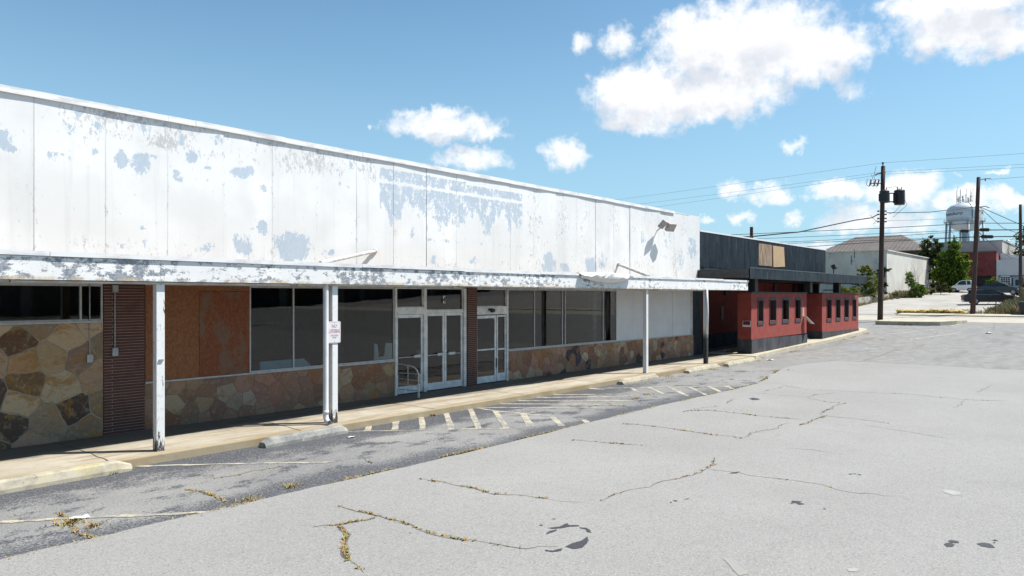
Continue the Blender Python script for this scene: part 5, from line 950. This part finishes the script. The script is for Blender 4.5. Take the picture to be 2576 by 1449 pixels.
# ================================================================ water tower
wt=thing('water_tower',(318.5,46.9,6),'white water tower with town name lettering and antennas, teal-shaded belly, on tall legs','water tower')
TW=plain('tower_white',(.70,.74,.76),.45,.05,.3); TT=plain('tower_legs',(.42,.52,.56),.5,.05,.5)
cx,cy=318.5,46.9; Rr=5.95; prof=[]
for k in range(9): a=math.pi/2*k/8; prof.append((Rr*math.sin(a)+.01,27.2+4.2*(1-math.cos(a))))
prof.append((Rr,34.6))
for k in range(1,9): a=math.pi/2*k/8; prof.append((Rr*math.cos(a)+.01,34.6+3.5*math.sin(a)))
tank=MB().lathe(prof,48,(cx,cy,0)).build('tank',TW,wt,smooth=True)
b=MB().tube([(cx+Rr*1.005*math.cos(a),cy+Rr*1.005*math.sin(a),34.5) for a in [math.pi*2*k/48 for k in range(49)]],.07,5,False); b.build('tank_rib',TT,tank)
b=MB(); 
def ring(r,z,w): b.tube([(cx+r*math.cos(a),cy+r*math.sin(a),z) for a in [math.pi*2*k/40 for k in range(41)]],w,5,False)
ring(Rr+.8,30.7,.09); ring(Rr+.8,31.8,.04); ring(Rr+.8,31.3,.03); [b.tube([(cx+(Rr+.8)*math.cos(a),cy+(Rr+.8)*math.sin(a),30.7),(cx+(Rr+.8)*math.cos(a),cy+(Rr+.8)*math.sin(a),31.8)],.03,4) for a in [math.pi*2*k/28 for k in range(28)]]
b.lathe([(Rr-.1,30.55),(Rr+.85,30.55),(Rr+.85,30.65),(Rr-.1,30.65)],40,(cx,cy,0)); b.build('balcony',TT,wt)
phi0=math.pi+math.atan2(46.9,318.5)
for k in range(6):
    a=phi0+R(12)+k*math.pi/3; MB().tube([(cx+(Rr+1.3)*math.cos(a),cy+(Rr+1.3)*math.sin(a),5),(cx+(Rr+.15)*math.cos(a),cy+(Rr+.15)*math.sin(a),31)],.38,10).build('leg',TT,wt,smooth=True)
MB().tube([(cx,cy,5),(cx,cy,28)],.95,16).build('riser_pipe',TT,wt,smooth=True)
b=MB(); 
for k in range(6):
    a=phi0+R(12)+k*math.pi/3; a2=a+math.pi/3
    for z0,z1 in ((8,18),(18,28)): b.tube([(cx+(Rr+1)*math.cos(a),cy+(Rr+1)*math.sin(a),z0),(cx+(Rr+.4)*math.cos(a2),cy+(Rr+.4)*math.sin(a2),z1)],.05,4); b.tube([(cx+(Rr+1)*math.cos(a2),cy+(Rr+1)*math.sin(a2),z0),(cx+(Rr+.4)*math.cos(a),cy+(Rr+.4)*math.sin(a),z1)],.05,4)
b.build('tie_rods',TT,wt)
b=MB(); rr=random.Random(4); GA=plain('antenna_grey',(.60,.60,.60),.6)
for k in range(9):
    a=k*.7; x,y=cx+2.7*math.cos(a),cy+2.7*math.sin(a); b.tube([(x,y,37),(x,y,40.8+(2.2 if k%3 else 0.8))],.07,4)
b.tube([(cx+2.7*math.cos(k*.7),cy+2.7*math.sin(k*.7),40.3) for k in range(10)],.07,4); b.tube([(cx+2.7*math.cos(k*.7),cy+2.7*math.sin(k*.7),38.6) for k in range(10)],.09,4); b.tube([(cx,cy+2.2,38),(cx,cy+2.2,44.6)],.04,4)
for k in range(7): a=k*.9+.3; x,y=cx+2.0*math.cos(a),cy+2.0*math.sin(a); b.box(x-.22,x+.22,y-.22,y+.22,38.2,40.3 if k%2 else 39.6)
b.tube([(cx-3.4,cy+1.5,38.2),(cx-3.6,cy+1.8,39.4)],.2,6); b.build('antennas',GA,wt)
b=MB(); a=phi0+R(24); b.tube([(cx+.3*math.cos(a),cy+.3*math.sin(a),38.15)]+[(cx+Rr*1.01*math.sin(q)*math.cos(a),cy+Rr*1.01*math.sin(q)*math.sin(a),34.6+3.55*math.cos(q)) for q in (.5,.9,1.3,1.57)]+[(cx+Rr*1.01*math.cos(a),cy+Rr*1.01*math.sin(a),30)],.16,6); b.build('ladder_cage',plain('tower_dark_grey',(.12,.14,.16),.6),wt)  # ladder cage in one dark grey
def wraptext(s,size,ang_end,z,m,shear=.35,sx_=1.):
    o=text(s,size,m,tank,(0,0,0),align='RIGHT',shear=shear,sx_=sx_,name='town_name',bold=.02)
    O=wl(tank)
    for v in o.data.vertices:
        p=v.co+O; a=phi0+R(ang_end)+p.x/Rr; v.co=Vector((cx+(Rr+.03-p.y*0)*math.cos(a),cy+(Rr+.03)*math.sin(a),z+p.z))-O
wraptext('Waynesboro',1.85,-7,33.0,plain('lettering_dark',(.05,.05,.07),.5),sx_=.95); wraptext('Waynesboro',1.85,150,33.0,MATS['lettering_dark'],sx_=.95)
# ================================================================ trees and plants
def leaves(b,cx,cy,cz,rx,ry,rz,n,size,rnd,clump=.25,shell=.55):
    ncl=max(6,int(n/45)); 
    for _ in range(ncl):
        th=rnd.uniform(0,6.283); ph=math.acos(rnd.uniform(-1,1)); r=rnd.uniform(shell,1.03)
        px=cx+rx*r*math.sin(ph)*math.cos(th); py=cy+ry*r*math.sin(ph)*math.sin(th); pz=cz+rz*r*math.cos(ph)
        cr=clump*(rx+rz)/2*rnd.uniform(.6,1.3)
        for _ in range(45):
            q=Vector((rnd.gauss(0,1),rnd.gauss(0,1),rnd.gauss(0,.75)))*cr*.5+Vector((px,py,pz)); s=size*rnd.uniform(.5,1.3)
            u=Vector((rnd.gauss(0,1),rnd.gauss(0,1),rnd.gauss(0,.6))).normalized(); w=u.cross(Vector((rnd.gauss(0,1),rnd.gauss(0,1),rnd.gauss(0,1)))).normalized()
            b.add([q-u*s*.5,q+w*s*.32,q+u*s*.5,q-w*s*.32],[(0,1,2,3)])
def tree(name,x,y,zb,crowns,leaf,size,lab,tr=.18,cat='tree',seed=1,group=None,n=3000,clump=.25,limbs=5,shell=.5):
    rnd=random.Random(seed); t=thing(name,(x,y,zb),lab,cat,group)
    top=max(c[2]+c[5]*.3 for c in crowns); b=MB(); b.tube([(x,y,zb-.2),(x+.1,y-.05,zb+(top-zb)*.35),(x-.08,y+.08,zb+(top-zb)*.7),(x+(crowns[0][0]-x)*.8,y+(crowns[0][1]-y)*.8,top)],[tr,tr*.75,tr*.5,tr*.15],8)
    for k in range(limbs):
        a=k*2.4; c=crowns[k%len(crowns)]; z0=zb+(top-zb)*rnd.uniform(.25,.6); b.tube([(x,y,z0),((x+c[0])/2+c[3]*.3*math.cos(a),(y+c[1])/2+c[4]*.3*math.sin(a),z0+(c[2]-z0)*.5+.2),(c[0]+c[3]*.7*math.cos(a),c[1]+c[4]*.7*math.sin(a),c[2]+c[5]*.25)],[tr*.4,tr*.25,tr*.08],6)
    b.build('trunk' if cat=='tree' else 'stems',BARK,t)
    b=MB(); tot=sum(c[3]*c[5] for c in crowns)
    for c in crowns: leaves(b,*c,int(n*c[3]*c[5]/tot),size,rnd,clump,shell)
    b.build('crown' if cat=='tree' else 'foliage',leaf,t,fix=False); return t
def atd(px,py,X):   # world Y,Z of a sight line at distance X along the street
    s=(px-1288)/1820; t=X/(CA_+s*SA_); return (SA_-s*CA_)*t,HC+(745-py)/1820*t
CA_,SA_=math.cos(R(40.4)),math.sin(R(40.4))
tree('leafy_tree',112,17.9,3.2,[(112,17.9,6.8,1.8,1.8,2.6),(112,17.8,8.9,1.1,1.0,1.5),(112,16.8,5.8,1.4,1.3,2.0),(112,19.1,6.0,1.4,1.2,1.9),(112,18.0,4.6,1.8,2.1,1.2),(112.3,17.0,7.4,1.1,1.0,1.4)],LF_B,.36,'bright green broadleaf tree right of the white building',.22,seed=3,n=9000,clump=.22,shell=.35)
tree('dark_tree',120,21.6,4,[(120,21.8,9.8,1.5,1.4,1.8),(120,20.4,8.8,1.4,1.3,1.5),(120,22.6,8.2,1.3,1.3,1.7),(120,21.3,6.6,2.0,2.4,1.8)],LF_D,.36,'dark sparse evergreen between the brown roof and the bright green tree',.2,seed=5,n=5200,clump=.22)
tree('dark_tree',138,10.3,4.3,[(138,10.6,9.5,3.2,3.4,4.2),(138,8.0,11.5,3.5,3.2,4.2),(138,11.7,7.6,2,2,2.5)],LF_D,.4,'big dark tree at the right edge behind the white-fronted shop',.35,seed=6,n=7500,clump=.22)
tree('shrub',104,17.9,2.85,[(104,17.9,3.7,.8,.9,.9),(104,17.1,3.5,.8,.7,.7),(104.2,18.6,3.6,.7,.7,.9)],LF_D,.28,'dark low bush between the white building\'s far corner and the white car',.05,'bush',7,n=1500,limbs=3)
tree('shrub',115,13.6,3.5,[(115,13.8,4.4,.8,.9,.9),(115,13.0,4.0,.8,.8,.7)],LF_B,.28,'green bush in front of the red brick building\'s dark garage bay',.05,'bush',8,n=1100,limbs=3)
tree('shrub',88,22.5,2.5,[(88,22.6,5.3,.8,.8,1.0),(88,21.9,4.3,1.0,.9,1.3),(88,23.0,4.0,1.0,.9,1.2),(88,22.4,3.0,.8,.9,.9)],LF_Y,.22,'tall yellow-green bush with orange tips, left of the transformer pole',.06,'bush',9,n=4200)
tree('shrub',84,23.4,2.4,[(84,23.2,3.1,.8,1.0,.75),(84,24.2,2.8,.7,.7,.55)],LF_Y,.2,'low yellow-green bush at the end of the black canopy',.04,'bush',10,n=1800,limbs=3)
tree('shrub',97,19.6,2.5,[(97,19.9,4.6,.5,.45,1.1),(97.2,19.5,3.9,.7,.6,.8),(97.1,19.2,3.3,.8,.9,.8),(97,19.5,2.9,.7,.8,.55),(97.3,18.7,3.8,.4,.4,.8)],LF_B,.2,'leafy sapling growing against the sunlit white wall',.05,'bush',11,n=3600,clump=.3)
b=MB(); rnd=random.Random(12)
t=thing('bare_sapling',(97.2,19.4,2.5),'leafless twigs rising above the sapling at the sunlit white wall','sapling')
for k in range(9): x=97.2+rnd.uniform(-.3,.3); y=19.4+rnd.uniform(-.9,.7); b.tube([(x,y,2.5),(x+rnd.uniform(-.2,.2),y+rnd.uniform(-.3,.3),4.8),(x+rnd.uniform(-.4,.4),y+rnd.uniform(-.7,.7),rnd.uniform(5.5,6.9))],[.02,.013,.006],4)
b.build('twigs',plain('pale_twig',(.25,.2,.16),.9),t)
t=thing('climbing_vine',(95,22.2,2.9),'dark climbing vine covering the near corner of the white building','vine')
b=MB(); rnd=random.Random(14); 
for z in [3+.35*i for i in range(9)]: leaves(b,94.95,22.5,z,.30,.55*(1.2-.07*(z-3)),.4,260,.17,rnd,.5,.1)
leaves(b,95.0,21.9,5.9,.35,.5,.3,250,.17,rnd,.5,.1)
b.build('foliage',LF_D,t,fix=False); MB().tube([(95.1,22.3,2.8),(95.12,22.5,4.5),(95.1,22.2,6)],[.05,.04,.02],6).build('stem',BARK,t)
# weeds
def blade_field(b,fn,n,h,w,rnd):
    for _ in range(n):
        x,y,z,hh=fn(rnd); hh*=h*rnd.uniform(.5,1.25); th=rnd.uniform(0,6.28); l=hh*rnd.uniform(.05,.45); dx,dy=math.cos(th),math.sin(th); ww=w*rnd.uniform(.6,1.4)
        b.add([(x-dy*ww,y+dx*ww,z),(x+dy*ww,y-dx*ww,z),(x+dx*l+dy*ww*.5,y+dy*l-dx*ww*.5,z+hh*.75),(x+dx*l*1.6,y+dy*l*1.6,z+hh)],[(0,1,2,3)])
def f1(r):
    y=r.uniform(1.5,9.2); x=r.uniform(72.0,80); k=max(0,min(1,(9.4-y)/1.2)); k2=.35+.65*max(0,min(1,(9.3-y)/2.5)); m_=.75+.5*mn.noise((x*.7,y*.8,0)); rise=1+1.3*max(0,min(1,(8.0-y)/2.5))*max(0,min(1,(x-73)/3))
    return x,y,H(x),k2*m_*rise
b=MB(); blade_field(b,f1,15000,1.05,.022,random.Random(20)); 
def f2(r): y=r.uniform(9.2,13.5); x=r.uniform(71.2,73.5); return x,y,H(x),.35+.3*mn.noise((x,y*2,0))
blade_field(b,f2,900,.8,.012,random.Random(21))
b.build('tall_weeds',GRASSW,kind='stuff',label='tall dry brown and green weeds behind the bin and leaning pole',cat='weeds',fix=False)
b=MB()
def f3(r): y=r.uniform(10.3,15.6); x=r.uniform(70.95,71.9); return x,y,H(x)+.02,.7+.6*mn.noise((y*1.3,0,1))
rnd=random.Random(22); blade_field(b,f3,2600,.42,.03,rnd)
for _ in range(1500): x,y,z,h=f3(rnd); leaves_=Vector((x,y,z+.42*h*rnd.uniform(.4,1.1))); s=.05; b.add([leaves_+Vector((-s,-s,0)),leaves_+Vector((s,-s,.02)),leaves_+Vector((s,s,.05)),leaves_+Vector((-s,s,.02))],[(0,1,2,3)])
b.build('yellow_weeds',YFLOW,kind='stuff',label='strip of yellow flowering weeds along the far kerb',cat='weeds',fix=False)
b=MB()
def f4(r):
    x=r.uniform(80,123); y=r.uniform(yE(x)-.1,21.9) if x>95 else r.uniform(21.1,21.7) if r.random()<.3 else r.uniform(22,27); z=(H(x)+max(0,(y-yE(x))/(21.96-yE(x)))*(2.85-H(x)) if x>95 else (H(x) if y<22 else tz(x)-.08)); return x,y,z,max(.15,.55+.9*mn.noise((x*.5,y*.5,3)))
blade_field(b,f4,7000,.8,.025,random.Random(23)); rnd=random.Random(25)
for _ in range(14): x=rnd.uniform(96,112); leaves(b,x,yE(x)+.8,H(x)+.5,.5,.4,.3,60,.14,rnd,.5,.1)
b.build('bank_weeds',GRASSW,kind='stuff',label='scrubby weeds along the foot of the white building and retaining wall',cat='weeds',fix=False)
b=MB(); rnd=random.Random(29)
for _ in range(26): x=81+rnd.uniform(0,30); y=yE(x)-.05+rnd.uniform(-.3,.3); s=rnd.uniform(.2,.6); b.hexa([(x-s,y-.15,H(x)),(x+s,y-.15,H(x)),(x+s,y+.15,H(x)),(x-s,y+.15,H(x))],[(x-s*.8,y-.1,H(x)+.12),(x+s*.8,y-.1,H(x)+.12),(x+s*.8,y+.1,H(x)+.12),(x-s*.8,y+.1,H(x)+.12)])
b.build('rubble',plain('dark_rubble',(.14,.12,.10),.9),kind='stuff',label='row of dark rubble at the edge of the gravel lot',cat='rubble')
# wooden stake in weeds
MB().tube([(71.6,8.35,1.0),(71.6,8.3,2.35)],.035,6).build('stake',BARK,None,label='thin wooden stake standing in the weeds right of the leaning pole',cat='stake')
# wheelie bin
BINM=plain('dark_bin_plastic',(.03,.034,.042),.5,.1)
t=thing('wheelie_bin',(71.0,6.25,H(70)+.1),'dark wheeled rubbish bin with a white label at the right edge','bin'); z=H(70)+.1; bx=71.0
b=MB().hexa([(bx-.27,5.75,z+.04),(bx+.3,5.75,z+.04),(bx+.3,6.55,z+.04),(bx-.27,6.55,z+.04)],[(bx-.34,5.62,z+.98),(bx+.38,5.62,z+.98),(bx+.38,6.70,z+.98),(bx-.34,6.70,z+.98)]); b.build('body',BINM,t,bevel=.03)
b=MB().hexa([(bx-.40,5.58,z+.99),(bx+.42,5.58,z+.99),(bx+.42,6.76,z+.99),(bx-.40,6.76,z+.99)],[(bx-.3,5.7,z+1.10),(bx+.36,5.7,z+1.12),(bx+.36,6.66,z+1.12),(bx-.3,6.66,z+1.10)]); b.build('lid',BINM,t,bevel=.02)
B(bx-.36,bx-.325,6.0,6.28,z+.50,z+.82).build('label',plain('bin_label',(.5,.5,.5),.6),t); MB().tube([(bx,6.72,z+.8),(bx,6.86,z+.85),(bx,6.86,z+.6)],.03,6).build('handle',BINM,t)
for y in (5.8,6.5): MB().tube([(bx+.3,y-.04,z+.13),(bx+.3,y+.04,z+.13)],.13,14).build('wheel',CABLE,t)
# ================================================================ cars (front towards +X while building)
TYRE=plain('tyre',(.02,.02,.02),.8,.05); RIM=plain('wheel_rim',(.35,.35,.36),.35,.1,4,.8)
CGL=mat('car_glass',lambda t,g,o:{'c':(.02,.025,.03)},.06,spec=.7); HEADL=plain('headlight_lens',(.7,.72,.72),.2,.02); TAILR=plain('tail_lens',(.25,.02,.02),.3,.02)
def loft(b,prof,ys,sc):
    vs=[];n=len(prof); cxm=sum(p[0] for p in prof)/n; czm=sum(p[1] for p in prof)/n
    for y,s in zip(ys,sc): vs+=[(cxm+(x-cxm)*s[0],y,czm+(z-czm)*s[1]) for x,z in prof]
    fs=[(i*n+j,i*n+(j+1)%n,(i+1)*n+(j+1)%n,(i+1)*n+j) for i in range(len(ys)-1) for j in range(n)]+[tuple(range(n)),tuple((len(ys)-1)*n+j for j in range(n))]
    b.add(vs,fs)
def arch(cx,r,z0,n=8): return [(cx+r*math.cos(math.pi*k/n),z0+r*math.sin(math.pi*k/n)) for k in range(n+1)]
def car(loc,yaw,lab,paint,kind):
    t=thing('parked_car',(0,0,0),lab,'car')
    if kind=='sedan':
        L=2.38;W=.91;wr_=.33;fx,rx=1.42,-1.38
        body=[(-L,.45),(-L+.04,.72),(-L+.12,.98),(-1.75,1.02),(1.05,.98),(1.9,.88),(2.25,.74),(L,.55),(L-.03,.25)]+arch(fx,.38,.25)+arch(rx,.38,.25)+[(-L+.08,.25)]
        green=[(-1.95,1.0),(-1.35,1.36),(-.6,1.45),(.05,1.44),(.45,1.34),(1.2,.96)]; roof=[(-1.33,1.375),(-.6,1.47),(.05,1.46),(.42,1.36)]; gw=(.80,.60)
    else:
        L=1.35;W=.80;wr_=.30;fx,rx=.92,-.90
        body=[(-L,.45),(-L+.03,.8),(-L+.14,.98),(.45,.95),(1.05,.84),(1.28,.66),(L,.45),(L-.03,.25)]+arch(fx,.34,.25)+arch(rx,.34,.25)+[(-L+.06,.25)]
        green=[(-1.22,.95),(-1.12,1.35),(-.8,1.52),(-.1,1.54),(.25,1.45),(.82,.93)]; roof=[(-1.18,1.30),(-.85,1.53),(-.1,1.56),(.22,1.47)]; gw=(.74,.60)
    b=MB(); loft(b,body,[-W,-W+.05,-W*.6,W*.6,W-.05,W],[(.985,.93),(1,1),(1.005,1.01),(1.005,1.01),(1,1),(.985,.93)]); bo=b.build('body',paint,t,smooth=False)
    b=MB(); n=len(green); zb,zt=min(p[1] for p in green),max(p[1] for p in green)
    for y in (-1,1): pass
    wf=lambda z: gw[0]+(gw[1]-gw[0])*(z-zb)/(zt-zb)
    vs=[(x,-wf(z),z) for x,z in green]+[(x,wf(z),z) for x,z in green]; b.add(vs,[tuple(range(n)),tuple(range(2*n-1,n-1,-1))]+[(i,i+1,n+i+1,n+i) for i in range(n-1)]); b.build('windows',CGL,t)
    b=MB(); m_=len(roof); vs=[(x,-gw[1]-.03,z) for x,z in roof]+[(x,gw[1]+.03,z) for x,z in roof]+[(x,-gw[1]-.03,z-.06) for x,z in roof]+[(x,gw[1]+.03,z-.06) for x,z in roof]
    b.add(vs,[(i,i+1,m_+i+1,m_+i) for i in range(m_-1)]+[(i,i+1,2*m_+i+1,2*m_+i) for i in range(m_-1)]+[(m_+i,m_+i+1,3*m_+i+1,3*m_+i) for i in range(m_-1)]+[(0,m_,3*m_,2*m_),(m_-1,2*m_-1,4*m_-1,3*m_-1)])
    for s_ in (-1,1):
        for px,wd in (((-.35,.06),(green[0][0]+.25,.22)) if kind=='sedan' else ((-.55,.09),(green[0][0]+.1,.2))):
            zz=zb+.02; b.hexa([(px-wd/2,s_*(wf(zz)+.0),zz),(px+wd/2,s_*(wf(zz)),zz),(px+wd/2,s_*(wf(zz)+.015),zz),(px-wd/2,s_*(wf(zz)+.015),zz)],[(px+.1-wd/2,s_*(gw[1]),zt-.06),(px+.1+wd/2,s_*(gw[1]),zt-.06),(px+.1+wd/2,s_*(gw[1]+.02),zt-.06),(px+.1-wd/2,s_*(gw[1]+.02),zt-.06)])
        a=green[-1]; c=green[-2]; b.tube([(a[0]-.02,s_*wf(a[1]),a[1]),(c[0],s_*wf(c[1]),c[1])],.035,5)
    b.build('roof',paint,t)
    for x in (fx,rx):
        for s_ in (-1,1):
            w=MB().tube([(x,s_*(W-.2),wr_-.0),(x,s_*(W-.01),wr_)],wr_,20).build('wheel',TYRE,t)
            r_=MB(); r_.tube([(x,s_*(W-.012),wr_),(x,s_*(W+.004),wr_)],wr_*.66,16); r_.build('rim',RIM,w)
    for s_ in (-1,1):
        MB().hexa([(L-.32,s_*(W-.32),.60),(L-.02,s_*(W-.40),.60),(L-.10,s_*(W+.0),.60),(L-.5,s_*(W+.012),.62)],[(L-.42,s_*(W-.32),.76),(L-.12,s_*(W-.40),.72),(L-.22,s_*(W-.02),.72),(L-.55,s_*(W+.012),.78)]).build('headlight',HEADL,t)
        B(-L-.01,-L+.12,s_*W-.3*(s_>0)-0.,s_*W+.3*(s_<0),.72,.90).build('tail_light',TAILR,t)
        B(.75 if kind=='sedan' else .45,.92 if kind=='sedan' else .62,s_*(W+.02)-.1,s_*(W+.02)+.1,.98,1.10).build('wing_mirror',paint,t)
        MB().tube([(0,s_*(W+.001),.86),(-.18,s_*(W+.001),.86)],.015,5).build('door_handle',RIM,t)
    t.location=loc; t.rotation_euler=(0,0,R(yaw)); return t
def carpaint(n,c): return mat(n,lambda t,g,o:{'c':c},.25,spec=.6)
BLK=carpaint('black_car_paint',(.012,.012,.02)); WHC=carpaint('white_car_paint',(.72,.72,.72)); NAV=carpaint('dark_blue_car_paint',(.02,.024,.035))
car((84.8,10.3,H(84.8)+.012),-74,'black sedan parked in the gravel lot, partly hidden by the leaning pole',BLK,'sedan')
car((103,11.4,H(103)+.012),-100,'dark sedan farther back, only its roof seen over the weeds',NAV,'sedan')
car((110,16.3,H(110)+.012),84,'tiny white two-seat car parked under the green tree',WHC,'micro')
# ================================================================ across the lot (mirrored in the shop windows)
t=thing('opposite_building',(20,-78,0),'long dark brick building across the lot, mirrored in the shop windows','building')
DB=plain('dark_brick_far',(.10,.07,.06),.9,.2,.5)
B(-120,120,-92,-78,-.3,7).build('wall',DB,t)
[B(x,x+1.2,-77.9,-77.6,-.1,4.5).build('pilaster',plain('grey_pilaster',(.30,.30,.28),.8),t) for x in range(-60,120,9)]
for x in range(-56,118,9): B(x+1.5,x+4.5,-77.98,-77.9,.8,3).build('window',DARKM,t)
B(-130,130,-77,-72.5,-.3,.02).build('far_pavement',CONC,kind='structure'); B(-10,40,-34.5,-33,-.3,.03).build('median_kerb',KERB_M,kind='structure'); B(-60,-20,-28.5,-27.3,-.3,.03).build('median_kerb',KERB_M,kind='structure')
